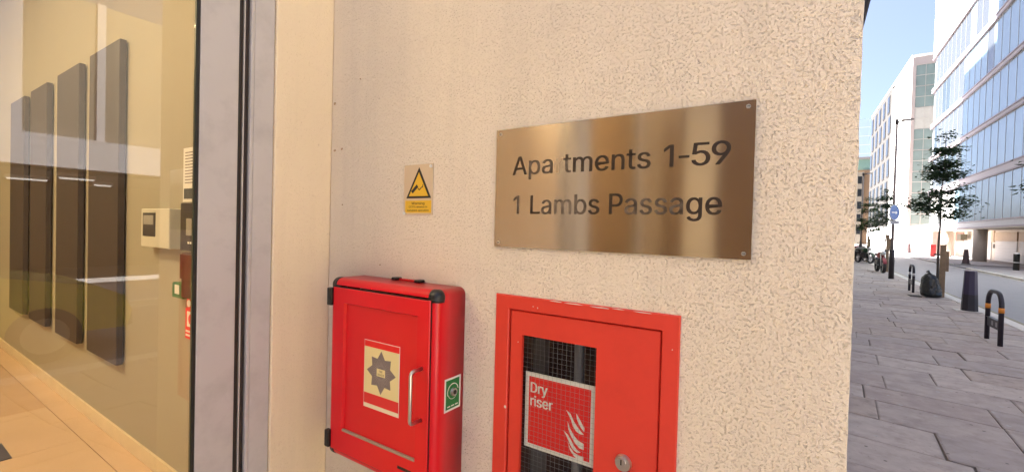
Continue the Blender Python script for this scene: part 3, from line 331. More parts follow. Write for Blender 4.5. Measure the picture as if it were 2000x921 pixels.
# stone flags laid in courses across the footway, as single pieces
y = -2.6; r = 0
while y < 30.5:
    d = .56 if r % 5 else .5; x = .02 - rnd.uniform(0, .75)
    while x < 3.12:
        w = rnd.uniform(.7, 1.12); xa, xb = max(x, -.02), min(x + w, 3.17)
        if 3.17 - xb < .25: xb = 3.17
        if xb - xa > .12:
            g = .003 + rnd.random() * .005; g2 = .002 + rnd.random() * .005
            dz = rnd.uniform(-.004, .004); tx = rnd.uniform(-.003, .003)
            bm = bmesh.new(); P = []
            j = lambda: rnd.uniform(-.007, .007)
            for (px, py) in ((xa + g2 + j() * .5, y + g + j()), (xb - g2 + j() * .5, y + g + j()), (xb - g2 + j() * .5, y + d - g + j()), (xa + g2 + j() * .5, y + d - g + j())):
                P.append((px + .05 * (py - y), py - .17 * min(px, 2.2) * max(0, 1 - max(0, y - 7) / 9)))
            lo = [bm.verts.new((p[0], p[1], -.03)) for p in P]
            mid = [bm.verts.new((p[0], p[1], dz + tx * k - .006)) for k, p in zip((-1, 1, 1, -1), P)]
            cx = sum(p[0] for p in P) / 4; cy = sum(p[1] for p in P) / 4
            top = [bm.verts.new((cx + (p[0] - cx) * (1 - .012 / max(.2, abs(p[0] - cx))), cy + (p[1] - cy) * (1 - .010 / max(.2, abs(p[1] - cy))), dz + tx * k)) for k, p in zip((-1, 1, 1, -1), P)]
            for a, b in ((lo, mid), (mid, top)):
                for i in range(4): bm.faces.new((a[i], a[(i + 1) % 4], b[(i + 1) % 4], b[i]))
            bm.faces.new(top)
            finish('slab', bm, SLABS[rnd.choice((0, 0, 1, 1, 2, 3, 4))], pav)
        x += w
    y += d; r += 1
box('far_slabs', -.02, 3.17, 30.56, 260, -.03, 0, SLABS[1], pav)
# granite kerb stones
yk = -3.0
kerb = tag(box('kerb_bed', 3.18, 3.42, -60, 260, -.3, -.09, MORTAR), kind='structure')
while yk < 42:
    w = rnd.uniform(.82, .98)
    o = box('kerb_stone', 3.185, 3.415, yk + .004, yk + w - .004, -.2, .004 + rnd.uniform(-.004, .004), KERB, kerb, bev=.014, seg=2); yk += w
box('far_kerb', 3.185, 3.415, yk + .01, 260, -.2, .004, KERB, kerb)
# far footway, broken by the vehicle crossing
KDARK = mat('far_kerb_dark', (.09, .085, .085), .8, var=.2)
PAVF = mat('far_footway', (.30, .28, .28), .85, var=.12, vscale=2, dirt=(.23, .22, .21), dscale=.7)
fp = tag(bpy.data.objects.new('far_pavement', None), kind='structure'); link(fp)
def far_pad(y0, y1, x0):
    pts = [(x0 + .25, y0), (x0, y0 + .35), (x0, y1 - .35), (x0 + .25, y1), (24, y1), (24, y0)]
    plate('footway', [pts], XY, -.3, .0, PAVF, fp)
    pts2 = [(x0 + .12, y0 - .13), (x0 - .14, y0 + .3), (x0 - .14, y1 - .3), (x0 + .12, y1 + .13), (x0 + .26, y1 + .01), (x0 - .006, y1 - .35), (x0 - .006, y0 + .35), (x0 + .26, y0 - .01)]
    plate('kerb', [pts2], XY, -.3, .008, KERB, fp)
far_pad(-60, 36.2, 7.75); far_pad(41.0, 260, 7.85)
plate('crossing', [[(7.9, 36.4), (24, 36.4), (24, 40.8), (7.9, 40.8)]], XY, -.3, -.06, ASPH, fp)
box('gutter_line', 7.52, 7.62, -60, 260, -.3, -.094, mat('gutter_pale', (.42, .40, .37), .8), fp)
# painted edge line by the near kerb and worn patch marks
tag(box('edge_line', 3.62, 3.70, -60, 260, -.2, -.096, mat('road_yellow_worn', (.22, .19, .12), .8, var=.3, vscale=8)), 'worn yellow no-parking line beside the kerb', 'road marking')

# ================================================================== OUR BUILDING (entrance recess)
apt = thing('apartment_building', (-1.455, 1.0, 0), 'cream rendered apartment building around the recessed entrance', 'building')
def wallgrid(name, xs, zs, y, hole, m, parent, extra=None):
    bm = bmesh.new(); V = {}
    for i, x in enumerate(xs):
        for k, z in enumerate(zs): V[i, k] = bm.verts.new((x, y, z))
    for i in range(len(xs) - 1):
        for k in range(len(zs) - 1):
            if (i, k) in hole: continue
            bm.faces.new((V[i, k], V[i + 1, k], V[i + 1, k + 1], V[i, k + 1]))
    if extra: extra(bm, V)
    return finish(name, bm, m, parent)
# stucco wall with the niche of the dry riser; its free edge is slightly uneven, then turns down the street
def edge(bm, V):
    n = 160; zs = [3.17 * i / 150 for i in range(n)] + [13.5]
    fr = []; sd = []; sd2 = []
    for z in zs:
        q = noise.noise((z * 22, 3.1, 0)) * .0028 + noise.noise((z * 75, 1.7, 0)) * .0016
        fr.append(bm.verts.new((.045, 1.0, z))); sd.append(bm.verts.new((.0685 + q, 1.003, z))); sd2.append(bm.verts.new((.071 + q * .5, 1.02, z)))
    far = [bm.verts.new((.071, 34, z)) for z in zs]
    for i in range(n):
        bm.faces.new((fr[i], sd[i], sd[i + 1], fr[i + 1])); bm.faces.new((sd[i], sd2[i], sd2[i + 1], sd[i + 1])); bm.faces.new((sd2[i], far[i], far[i + 1], sd2[i + 1]))
w = wallgrid('entrance_wall', [-1.456, -.70, -.225, .045], [-.02, .640, 1.371, 13.5], 1.0, {(1, 1)}, STUCCO, apt, edge)
bm = bmesh.new()   # niche behind the riser door
for q in ([(-.70, 1, .64), (-.70, 1.22, .64), (-.70, 1.22, 1.371), (-.70, 1, 1.371)], [(-.225, 1, .64), (-.225, 1.22, .64), (-.225, 1.22, 1.371), (-.225, 1, 1.371)],
          [(-.70, 1.22, .64), (-.225, 1.22, .64), (-.225, 1.22, 1.371), (-.70, 1.22, 1.371)], [(-.70, 1, 1.371), (-.225, 1, 1.371), (-.225, 1.22, 1.371), (-.70, 1.22, 1.371)], [(-.70, 1, .64), (-.225, 1, .64), (-.225, 1.22, .64), (-.70, 1.22, .64)]):
    bm.faces.new([bm.verts.new(v) for v in q])
finish('niche', bm, mat('niche_brown_paint', (.09, .035, .028), .6, var=.3, vscale=14), apt)
for (x, z, q) in [(-1.440, 1.985, .007), (-1.436, 1.815, .006), (-1.395, 1.818, .005), (-1.30, 2.05, .003), (-1.18, 1.42, .003), (-1.385, 1.62, .0025)]:
    plate('rust_speck', [[(x + math.cos(a) * q * rnd.uniform(.5, 1.1), z + math.sin(a) * q * rnd.uniform(.4, 1.0)) for a in [k * .9 for k in range(7)]]], XZ, .9972, 1.001, mat('rust_speck', (.50, .34, .20), .9, var=.3, vscale=200), apt)
box('return_wall', -1.74, -1.455, .792, 1.0, -.02, 3.171, RENDER_FINE, apt, bev=.004)
box('wall_core', -1.74, -1.46, 1.002, 1.3, -.02, 4.4, RENDER_FINE, apt)
SOFF = mat('soffit_white', (.70, .66, .60), .7, var=.05)
SOFF = mat('soffit_white', (.70, .66, .60), .7, var=.05)
box('canopy_band', .072, .292, 1.4, 34, 3.172, 3.40, mat('dark_blue_grey_trim', (.045, .05, .065), .4), apt)
box('canopy_edge_trim', .293, .305, 1.4, 34, 3.165, 3.42, mat('dark_blue_grey_trim', (.045, .05, .065), .4), apt)
BRK = mat('upper_brick', (.34, .26, .2), .85, var=.2, vscale=2)
box('main_block', -14, .065, 1.31, 34, -.1, 18, BRK, apt)
box('wall_head', -1.454, .04, 1.23, 1.309, -.02, 13.5, BRK, apt)
box('lobby_wing_roof', -14, -1.456, -8, 1.309, 4.405, 4.8, BRK, apt)
box('added_shade_block', -14, -1.8, -.2, 1.309, 4.801, 13.5, BRK, apt)  # unseen block added to shade the paving mirrored in the door glass
box('lobby_wing_front', -1.75, -1.455, -4.1, 1.0, 3.172, 4.404, RENDER_FINE, apt)
TIM = mat('timber_cladding', (.085, .052, .028), .6, var=.2, vscale=3)
box('far_return_wall', -1.455, .071, -4.3, -4.1, -.02, 4.8, mat('timber_cladding_pale', (.24, .155, .09), .6, var=.2, vscale=3), apt)
box('streak_board', -1.36, -.98, -4.099, -4.06, 0, 3.6, mat('streak_board_white', (.86, .82, .72), .5), apt)  # unseen white board added to put a bright streak in the plate
box('street_wing', -14, .07, -30, -4.301, -.1, 4.81, BRK, apt)
tag(box('entrance_paving', -1.455, -.022, -4.1, 1.0, -.04, 0, SLABS[2]), kind='structure')
# lobby shell
LOB = mat('lobby_cream_paint', (.37, .335, .25), .65, var=.03, vscale=1.5)
box('lobby_wall', -10.2, -1.742, 1.11, 1.3, -.02, 4.4, LOB, apt)
box('lobby_end_wall', -10.4, -10.202, -6, 1.3, -.02, 4.4, LOB, apt)
box('lobby_rear_wall', -10.2, -1.46, -6.2, -6.002, -.02, 4.4, TIM, apt)
box('streak_strip_green', -5.05, -4.55, -6.0, -5.97, 0, 4.2, mat('streak_green_paint', (.34, .34, .20), .4), apt)  # this and the next three strips are added to streak the plate's reflection
box('streak_strip_white', -4.05, -3.68, -6.0, -5.9, 0, 4.28, mat('streak_white_paint', (.85, .82, .75), .6), apt)
box('streak_strip_dark', -3.66, -3.50, -6.0, -5.95, 0, 4.28, BLACKRUB, apt)
box('streak_strip_gold', -3.48, -2.95, -6.0, -5.96, 0, 4.28, mat('streak_strip_gold', (.70, .48, .24), .5), apt)
box('lobby_ceiling', -10.2, -1.45, -6, 1.108, 4.30, 4.402, mat('lobby_ceiling_white', (.78, .74, .62), .8), apt)
box('skirting', -10.2, -1.76, 1.096, 1.109, -.02, .09, mat('skirting_cream', (.72, .60, .40), .5), apt)
# lobby floor
lf = tag(box('lobby_floor', -10.2, -1.46, -6, 1.11, -.3, -.012, mat('floor_grout', (.19, .12, .07), .8)), kind='structure')
TILES = [mat('floor_tile_%d' % i, c, .16, var=.1, vscale=2.5, spec=.5) for i, c in enumerate([(.60, .41, .25), (.56, .37, .215), (.63, .44, .275)])]
ty = [-3.6, -2.85, -2.1, -1.35, -.6, .19, .965, 1.094]; k = 0
for a, b in zip(ty, ty[1:]):
    k += 1
    if b > 1: 
        for i in range(9): box('tile', -10.0 + i * .95, -9.05 + i * .95 - .004, a + .002, b, -.02, 0, TILES[2], lf, bev=.001, seg=1)
        continue
    for i in range(10):
        x0 = -10.0 + i * .93 - (k % 2) * .42 + .21
        x1 = x0 + .925
        if x1 > -1.5: x1 = -1.5
        if x1 > x0: box('tile', max(x0, -10.15), x1, a + .0025, b - .0025, -.02, 0, TILES[rnd.randrange(3)], lf, bev=.001, seg=1)
# lobby ceiling lamps; the last two added to light rear and entrance walls
LAMP = mat('lobby_lamp_panel', (1, .9, .7), .5, emit=(1.0, .76, .44, 3.4))
for i, (x, yy) in enumerate([(-3.1, -1.2), (-5.3, -1.2), (-7.6, -1.2), (-3.7, -5.0), (-3.0, -3.3)]):
    t = thing('ceiling_light', (x, yy, 4.25), 'warm square ceiling light in the lobby, ' + ('nearest the glass door', 'middle one of the front row', 'farthest from the glass door', 'added to brighten the rear timber wall', 'added by the glazing to warm the entrance wall')[i], 'lamp', 'lobby ceiling lights')
    box('diffuser', x - .45, x + .45, yy - .45, yy + .45, 4.255, 4.262, LAMP, t)
    boxes('frame', [(x - .5, x - .455, yy - .5, yy + .5, 4.24, 4.298), (x + .455, x + .5, yy - .5, yy + .5, 4.24, 4.298), (x - .453, x + .453, yy - .5, yy - .455, 4.24, 4.298), (x - .453, x + .453, yy + .455, yy + .5, 4.24, 4.298)], ALU, t)

# ---- glazed entrance
fr = thing('door_frame', (-1.46, .76, 0), 'grey aluminium door frame post between the cream wall and glass door', 'door frame')
box('outer_profile', -1.58, -1.462, .727, .7905, -.01, 3.17, ALU, fr, bev=.003)
box('inner_lip', -1.475, -1.4605, .716, .7262, -.01, 3.17, ALU, fr, bev=.002)
box('seal', -1.60, -1.478, .689, .7155, -.01, 3.17, DKBROWN, fr)
box('seal_edge', -1.60, -1.472, .6995, .7035, -.01, 3.17, ALU, fr)
box('seal_bead', -1.474, -1.466, .6835, .6885, -.01, 3.17, BLACKRUB, fr)
dr = thing('glass_door', (-1.46, .63, 0), 'tall glass entrance door with grey metal stile, lobby visible behind', 'door')
box('stile', -1.492, -1.463, .578, .683, .0, 3.16, ALU, dr, bev=.003)
box('stile', -1.535, -1.463, -1.02, -.92, .0, 3.16, ALU, dr, bev=.003)
box('bottom_rail', -1.533, -1.465, -.918, .576, .0, .16, ALU, dr, bev=.003)
box('gasket', -1.478, -1.4645, .571, .5775, .16, 3.16, BLACKRUB, dr)
box('glazing_bead', -1.476, -1.466, .5675, .5708, .16, 3.16, mat('dark_green_bead', (.02, .03, .02), .4), dr)
box('glass_pane', -1.4765, -1.4705, -.918, .567, .162, 3.16, GLASS, dr)
sl_ = thing('side_glazing', (-1.46, -2.4, 0), 'fixed glazed screen beside the door, reflected in the name plate', 'glazing')
box('mullion', -1.55, -1.463, -1.30, -1.06, 0, 3.165, mat('pale_mullion', (.62, .60, .57), .4), sl_)
box('mullion', -1.55, -1.463, -2.72, -2.60, 0, 3.165, ALU, sl_)
box('glass_pane', -1.503, -1.495, -2.598, -1.302, .1, 3.16, GLASS, sl_)
box('glass_pane', -1.503, -1.495, -4.09, -2.722, .1, 3.16, GLASS, sl_)
box('rail', -1.55, -1.463, -4.09, -2.722, 0, .098, ALU, sl_); box('rail', -1.55, -1.463, -2.598, -1.302, 0, .098, ALU, sl_)

# ---- things in the lobby
PAN = mat('charcoal_felt_panel', (.055, .040, .036), .6, var=.12, vscale=4)
xs = [(-7.25, -6.63), (-6.36, -5.76), (-5.42, -4.80), (-4.54, -3.90)]
nm = ['leftmost, farthest from the door', 'second from the left', 'third from the left', 'rightmost, nearest the door']
for (a, b), q in zip(xs, nm):
    t = thing('wall_panel', ((a + b) / 2, 1.11, .55), 'tall dark charcoal wall panel in the lobby, ' + q, 'wall panel', 'dark lobby wall panels')
    box('panel', a, b, 1.062, 1.1, .55, 2.76, PAN, t, bev=.003); box('backing', a + .05, b - .05, 1.1005, 1.1095, .6, 2.71, BLACK, t)
t = thing('fire_alarm_panel', (-3.42, 1.11, 1.5), 'pale grey alarm control panel on the lobby wall', 'control panel')
PG = mat('pale_grey_plastic', (.60, .58, .48), .45, var=.03)
box('case', -3.425, -3.01, 1.045, 1.109, 1.385, 1.615, PG, t, bev=.006)
box('screen', -3.385, -3.20, 1.041, 1.0445, 1.45, 1.59, mat('screen_dark', (.05, .045, .05), .3), t)
box('label_strip', -3.37, -3.22, 1.0395, 1.0408, 1.52, 1.575, mat('lcd_grey', (.34, .33, .30), .4), t)
t = thing('paper_notice', (-2.9, 1.11, 1.7), 'white printed notice on the lobby wall beside the door stile', 'notice')
box('sheet', -3.0, -2.72, 1.1075, 1.1093, 1.655, 1.96, WHITE, t)
boxes('print_lines', [(-2.975, -2.75 - .05 * (i % 3 == 1), 1.1063, 1.1073, 1.93 - i * .017, 1.936 - i * .017) for i in range(11)], GREYP, t)
box('picture', -2.985, -2.735, 1.1063, 1.1073, 1.672, 1.73, mat('dark_photo_print', (.05, .055, .05), .5, var=.6, vscale=50), t)
t = thing('entry_box', (-2.9, 1.11, 1.5), 'black intercom box on the lobby wall under the notice', 'intercom')
box('case', -2.875, -2.60, 1.05, 1.109, 1.385, 1.645, mat('intercom_black', (.035, .025, .028), .4), t, bev=.005)
box('display', -2.79, -2.70, 1.0465, 1.0495, 1.47, 1.56, mat('display_grey', (.30, .28, .25), .4), t)
box('button', -2.77, -2.755, 1.0465, 1.0495, 1.425, 1.436, WHITE, t); box('button', -2.74, -2.725, 1.0465, 1.0495, 1.425, 1.436, WHITE, t)
t = thing('brown_wall_box', (-2.9, 1.11, 1.25), 'brown wall box below the black intercom in the lobby', 'wall box')
box('case', -2.805, -2.50, 1.03, 1.109, 1.135, 1.38, mat('brown_box_paint', (.055, .014, .012), .5), t, bev=.012, seg=3)
box('lid', -2.795, -2.51, 1.022, 1.0295, 1.24, 1.37, mat('brown_box_lid', (.085, .02, .015), .4), t)
t = thing('door_release', (-3.06, 1.11, 1.19), 'small green door release box on the lobby wall', 'switch')
box('case', -3.0, -2.86, 1.06, 1.109, 1.115, 1.20, mat('release_green', (.03, .16, .05), .4), t, bev=.006); box('label', -2.955, -2.90, 1.057, 1.0595, 1.14, 1.19, WHITE, t)
t = thing('fire_notice', (-2.9, 1.11, 1.0), 'small red and white fire action sign near the door stile', 'sign')
box('panel', -2.935, -2.72, 1.104, 1.1092, .885, 1.058, REDP, t); box('white_field', -2.91, -2.80, 1.1025, 1.1037, .955, 1.04, WHITE, t)
plate('pictogram', [disc(-2.86, .998, .03, 14)], XZ, 1.101, 1.1022, REDP, t)
boxes('print_lines', [(-2.925, -2.78, 1.1025, 1.1037, .90 + i * .022, .911 + i * .022) for i in range(2)], WHITE, t)
t = thing('call_point', (-2.9, 1.11, 1.1), 'round red call point above the small fire sign', 'call point')
plate('body', [disc(-2.80, 1.10, .032, 20)], XZ, 1.07, 1.1092, REDP, t); plate('ring', [disc(-2.80, 1.10, .02, 16)], XZ, 1.067, 1.0697, WHITE, t)
t = thing('floor_box', (-4.4, .48, 0), 'small dark square outlet lid set in the lobby floor', 'floor box')
box('lid', -4.53, -4.21, .30, .635, .001, .006, mat('floor_lid_dark', (.05, .045, .06), .5), t); box('handle', -4.42, -4.33, .55, .58, .0062, .008, BLACK, t)

# ================================================================== NAME PLATE
npl = thing('name_plate', (-.403, 1.0, 1.50), 'brushed steel plate reading Apartments 1-59, 1 Lambs Passage', 'name plate')
bm = bmesh.new(); bx(bm, -.7135, -.0925, .9935, .9955, 1.5015, 1.815); finish('plate', bm, PLATE, npl)
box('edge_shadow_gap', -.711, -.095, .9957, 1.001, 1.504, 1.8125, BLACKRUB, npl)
def enamel(name, wear):
    m = bpy.data.materials.new(name); m.use_nodes = True; n = m.node_tree.nodes; l = m.node_tree.links; b = n['Principled BSDF']
    tc = n.new('ShaderNodeTexCoord'); ns = n.new('ShaderNodeTexNoise'); ns.inputs['Scale'].default_value = 70; ns.inputs['Detail'].default_value = 4
    l.new(tc.outputs['Object'], ns.inputs['Vector'])
    mr = n.new('ShaderNodeMapRange'); mr.inputs[1].default_value = .3; mr.inputs[2].default_value = .7; mr.inputs[3].default_value = max(0, wear - .2); mr.inputs[4].default_value = min(1, max(0, wear + .2))
    l.new(ns.outputs['Fac'], mr.inputs[0])
    mx = n.new('ShaderNodeMix'); mx.data_type = 'RGBA'; mx.inputs[6].default_value = (.030, .019, .013, 1); mx.inputs[7].default_value = (.55, .46, .355, 1)
    l.new(mr.outputs[0], mx.inputs[0]); l.new(mx.outputs[2], b.inputs['Base Color']); l.new(mr.outputs[0], b.inputs['Metallic'])
    b.inputs['Roughness'].default_value = .33
    return m
EN = [enamel('letter_enamel', -.2), enamel('letter_enamel_rubbed', .06), enamel('letter_enamel_worn', .2), enamel('letter_enamel_gone', 1.15)]
def line(body, wear, x0, x1, zb, cap):
    a, b = ext(glyph(body)[0], 0); kx = (x1 - x0) / (b - a); x = 0
    for c, wv in zip(body, wear):
        ga, gb = ext(glyph(c)[0], 0); bm = bmesh.new()
        for j, dx in enumerate((-.0010, -.0003, .0003, .0010)):
            text_bm(bm, c, x0 + (x + ga - a) * kx + dx, x0 + (x + gb - a) * kx + dx, zb, cap, XZ, .9936, .99335 - j * .00004)
        finish('letter', bm, EN[int(wv)], npl); x += GLY[c][0] / 1000
for body, wear, x0, x1 in (('Apartments', '0113200000', -.6584, -.2956), ('1', '0', -.2655, -.2470), ('-', '0', -.2345, -.2148), ('5', '0', -.2086, -.1737), ('9', '0', -.1697, -.1354)):
    line(body, wear, x0, x1, 1.692, .0475)
for body, wear, x0, x1 in (('1', '2', -.6533, -.637), ('Lambs', '01210', -.6011, -.4127), ('Passage', '0111100', -.3874, -.1488)):
    line(body, wear, x0, x1, 1.590, .0475)
for (x, z) in ((-.700, 1.803), (-.106, 1.803), (-.700, 1.513), (-.106, 1.513)):
    o = plate('screw', [disc(x, z, .0042, 14)], XZ, .9916, .9934, CHROME, npl)
    plate('slot', [rect(x - .0032, x + .0032, z - .0006, z + .0006)], XZ, .9912, .9915, BLACK, o)

# ================================================================== CCTV SIGN
cs = thing('cctv_warning_sign', (-1.01, 1.0, 1.585), 'small cream and yellow CCTV warning sign on the stucco wall', 'sign')
box('backing', -1.072, -.949, .9965, 1.0005, 1.586, 1.741, CLEAR, cs, bev=.0008, seg=1)
plate('triangle', [[(-1.060, 1.637), (-.954, 1.637), (-1.0065, 1.732)]], XZ, .9958, .9964, BLKP, cs)
plate('yellow_field', [[(-1.048, 1.6435), (-.966, 1.6435), (-1.0065, 1.7165)]], XZ, .9953, .9957, YELP, cs)
plate('camera_symbol', [[(-1.039, 1.6585), (-1.0315, 1.652), (-1.008, 1.6715), (-1.0145, 1.6795)], [(-1.0065, 1.6625), (-1.003, 1.661), (-.9895, 1.6715), (-.991, 1.6735)], [(-1.0105, 1.668), (-1.0085, 1.6695), (-1.0035, 1.6625), (-1.005, 1.661)], [(-.9905, 1.669), (-.9885, 1.669), (-.9880, 1.679), (-.9900, 1.679)]], XZ, .9949, .9952, BLKP, cs)
box('yellow_panel', -1.064, -.953, .9958, .9964, 1.592, 1.630, YELP, cs)
bm = bmesh.new()
text_bm(bm, 'Warning', -1.036, -.981, 1.6175, .0078, XZ, .9957, .9954)
text_bm(bm, 'CCTV cameras in', -1.048, -.969, 1.6075, .0058, XZ, .9957, .9954)
text_bm(bm, 'constant operation', -1.054, -.963, 1.597, .0058, XZ, .9957, .9954)
finish('lettering', bm, BLKP, cs)
for x, z in ((-.9565, 1.733), (-1.067, 1.591)): plate('screw', [disc(x, z, .0048, 14)], XZ, .9925, .9964, WHITE, cs)

# ================================================================== RED CABINET
rc = thing('red_wall_cabinet', (-1.05, 1.0, .812), 'glossy red wall cabinet with black corner caps and fire service sticker', 'cabinet')
X0, X1, Y0, Z0, Z1 = -1.281, -.815, .885, .812, 1.3795
def rbox(name, x0, x1, y0, y1, z0, z1, rr, seg, m, parent):
    bm = bmesh.new(); bx(bm, x0, x1, y0, y1, z0, z1)
    es = [e for e in bm.edges if not all(abs(v.co.y - y1) < 1e-6 for v in e.verts)]
    bmesh.ops.bevel(bm, geom=es, offset=rr, segments=seg, affect='EDGES', profile=.5)
    bmesh.ops.delete(bm, geom=[f for f in bm.faces if f.calc_center_median().y < y0 + 1e-4 and f.calc_area() > .05], context='FACES_ONLY')
    return finish(name, bm, m, parent, smooth=True)
b_ = rbox('body', X0, X1, Y0, 1.0005, Z0, Z1, .021, 5, RED, rc)
b_.modifiers.new('wn', 'WEIGHTED_NORMAL')
boxes('door_gap', [(-1.2595, -1.2545, .8835, .8852, .8335, 1.3545), (-.8385, -.834, .8835, .8852, .8335, 1.3545), (-1.2544, -.8386, .8835, .8852, 1.3495, 1.3545), (-1.2544, -.8386, .8835, .8852, .8335, .8385)], BLACK, rc)
bm = bmesh.new()   # door: a frame with a sunk panel
dx0, dx1, dz0, dz1 = -1.2565, -.8365, .8365, 1.3515; px0, px1, pz0, pz1 = -1.2035, -.882, .904, 1.306
O = [(dx0, dz0), (dx1, dz0), (dx1, dz1), (dx0, dz1)]; I = [(px0, pz0), (px1, pz0), (px1, pz1), (px0, pz1)]
I2 = [(px0 + .004, pz0 + .005), (px1 - .004, pz0 + .005), (px1 - .004, pz1 - .004), (px0 + .004, pz1 - .004)]
vb = [bm.verts.new((p[0], .8833, p[1])) for p in O]
v0 = [bm.verts.new((p[0] + (.0015 if p[0] < -1 else -.0015), .8795, p[1] + (.0015 if p[1] < 1 else -.0015))) for p in O]
v0b = [bm.verts.new((p[0], .881, p[1])) for p in O]
v1 = [bm.verts.new((p[0], .8795, p[1])) for p in I]; v2 = [bm.verts.new((p[0], .8895, p[1])) for p in I2]
for A, B in ((vb, v0b), (v0b, v0), (v0, v1), (v1, v2)):
    for i in range(4): bm.faces.new((A[i], A[(i + 1) % 4], B[(i + 1) % 4], B[i]))
bm.faces.new(v2)
cdoor = finish('door', bm, RED, rc)
box('sunk_panel', px0 + .0045, px1 - .0045, .8885, .8893, pz0 + .0055, pz1 - .0045, RED2, cdoor)
box('lip_highlight', px0 + .001, px1 - .001, .880, .8884, pz0 - .0005, pz0 + .0065, mat('lip_highlight_grey', (.34, .27, .19), .4), cdoor, bev=.001, seg=1)  # recess lip coloured pale for the light it catches
box('maker_slot', -.948, -.893, .8788, .8794, .868, .876, BLACK, cdoor)
for z0, z1 in ((1.292, 1.348), (.838, .892)):
    box('hinge', -1.280, -1.2585, .872, .888, z0, z1, BLACK, rc, bev=.003)
def cap(sx, sz):
    cx = X1 - .021 if sx > 0 else X0 + .021; cz = Z1 - .021 if sz > 0 else Z0 + .021
    bm = bmesh.new(); bmesh.ops.create_uvsphere(bm, u_segments=20, v_segments=12, radius=.0225, matrix=Matrix.Translation((cx, Y0 + .021, cz)))
    bmesh.ops.create_cone(bm, cap_ends=True, segments=20, radius1=.0222, radius2=.0222, depth=.012, matrix=Matrix.Translation((cx - sx * .006, Y0 + .021, cz)) @ Matrix.Rotation(R(90), 4, 'Y'))
    bmesh.ops.create_cone(bm, cap_ends=True, segments=20, radius1=.0222, radius2=.0222, depth=.012, matrix=Matrix.Translation((cx, Y0 + .021, cz - sz * .006)))
    bmesh.ops.create_cone(bm, cap_ends=True, segments=20, radius1=.0222, radius2=.0222, depth=.008, matrix=Matrix.Translation((cx, Y0 + .025, cz)) @ Matrix.Rotation(R(90), 4, 'X'))
    finish('corner_cap', bm, BLACK, rc, smooth=True)
for sx in (1, -1):
    for sz in (1, -1): cap(sx, sz)
for x in (-1.095, -.995): box('top_lug', x, x + .022, .972, .999, 1.3795, 1.388, BLACK, rc, bev=.003)
box('top_strip', -1.073, -.995, .985, .998, 1.3797, 1.3845, RED2, rc)
bm = bmesh.new(); hx = -.862
pts = [(hx, .8795, 1.166)] + [(hx, .8795 - .030 - .010 * math.sin(R(a)), 1.166 - .010 + .010 * math.cos(R(a))) for a in (0, 30, 60, 90)] + [(hx, .8795 - .030 - .010 * math.sin(R(a)), 1.026 + .010 - .010 * math.cos(R(a))) for a in (90, 60, 30, 0)] + [(hx, .8795, 1.026)]
tube(bm, pts, .0052, 12); finish('handle', bm, CHROME, cdoor, smooth=True)
# fire service sticker
st = box('fire_service_sticker', -1.110, -.957, .8880, .8884, 1.004, 1.2065, WHITE, rc)
tag(st, 'cream and red fire service sticker with grey eight-pointed star')
box('red_strip', -1.1085, -.9585, .8876, .88795, 1.187, 1.205, REDP, st)
box('cream_field', -1.1085, -.9595, .8876, .88795, 1.048, 1.1868, CREAM, st)
box('red_band', -1.1085, -.9585, .8876, .88795, 1.0165, 1.0478, mat('red_print_light', (.72, .03, .03), .45), st)
box('bottom_strip', -1.1085, -.9585, .8876, .88795, 1.005, 1.0163, mat('cream_pale_print', (.80, .70, .48), .5), st)
star = []; scx, scz = -1.034, 1.1175
for k in range(16):
    a = math.pi / 2 + k * math.pi / 8; rr = (.064 if k % 4 == 0 else .060) if k % 2 == 0 else .043
    star.append((scx + rr * .98 * math.cos(a), scz + rr * math.sin(a)))
plate('star', [star], XZ, .8872, .88755, GREYP, st)
plate('star_rays', [[(scx + .018 * math.cos(a - .02), scz + .018 * math.sin(a - .02)), (scx + .041 * math.cos(a), scz + .041 * math.sin(a)), (scx + .018 * math.cos(a + .05), scz + .018 * math.sin(a + .05))] for a in [k * math.pi / 16 + .1 for k in range(32)]], XZ, .8870, .88715, mat('grey_print_light', (.33, .28, .25), .6), st)
box('star_label', scx - .018, scx + .018, .8867, .88695, scz - .011, scz + .011, CREAM, st)
bm = bmesh.new(); text_bm(bm, 'FIRE', scx - .007, scx + .007, scz + .001, .006, XZ, .88665, .8865); text_bm(bm, 'SERVICE', scx - .014, scx + .014, scz - .0085, .006, XZ, .88665, .8865); finish('star_lettering', bm, BLKP, st)
# green sticker with key lock on the cabinet's side
gs = plate('key_sticker', [rect(.920, .987, 1.042, 1.134)], YZ, -.8148, -.8142, WHITE, rc); tag(gs, 'green and white key sticker on the cabinet side')
plate('green_field', [rect(.9255, .9815, 1.048, 1.1285)], YZ, -.8141, -.8138, GREENP, gs)
ring = lambda r0, r1, a0, a1, n: [(.954 + r1 * math.cos(R(a0 + (a1 - a0) * k / n)), 1.094 + r1 * math.sin(R(a0 + (a1 - a0) * k / n))) for k in range(n + 1)] + [(.954 + r0 * math.cos(R(a1 - (a1 - a0) * k / n)), 1.094 + r0 * math.sin(R(a1 - (a1 - a0) * k / n))) for k in range(n + 1)]
bm = bmesh.new()
for a0, a1, r0, r1 in ((10, 200, .021, .0235), (200, 330, .0195, .0208)):
    q = ring(r0, r1, a0, a1, 16); n = 17
    for i in range(16): prism(bm, [q[i], q[i + 1], q[2 * n - 2 - i], q[2 * n - 1 - i]], YZ, -.8137, -.8135)
finish('ring_mark', bm, WHITE, gs)
boxes('print_line', [(-.8137, -.8135, .932 + i * .016, .944 + i * .016, 1.0535, 1.0565) for i in range(3)], WHITE, gs)
bm = bmesh.new(); bmesh.ops.create_cone(bm, cap_ends=True, segments=24, radius1=.0125, radius2=.0105, depth=.007, matrix=Matrix.Translation((-.8105, .955, 1.093)) @ Matrix.Rotation(R(90), 4, 'Y')); finish('key_lock', bm, CHROME, gs, smooth=False)
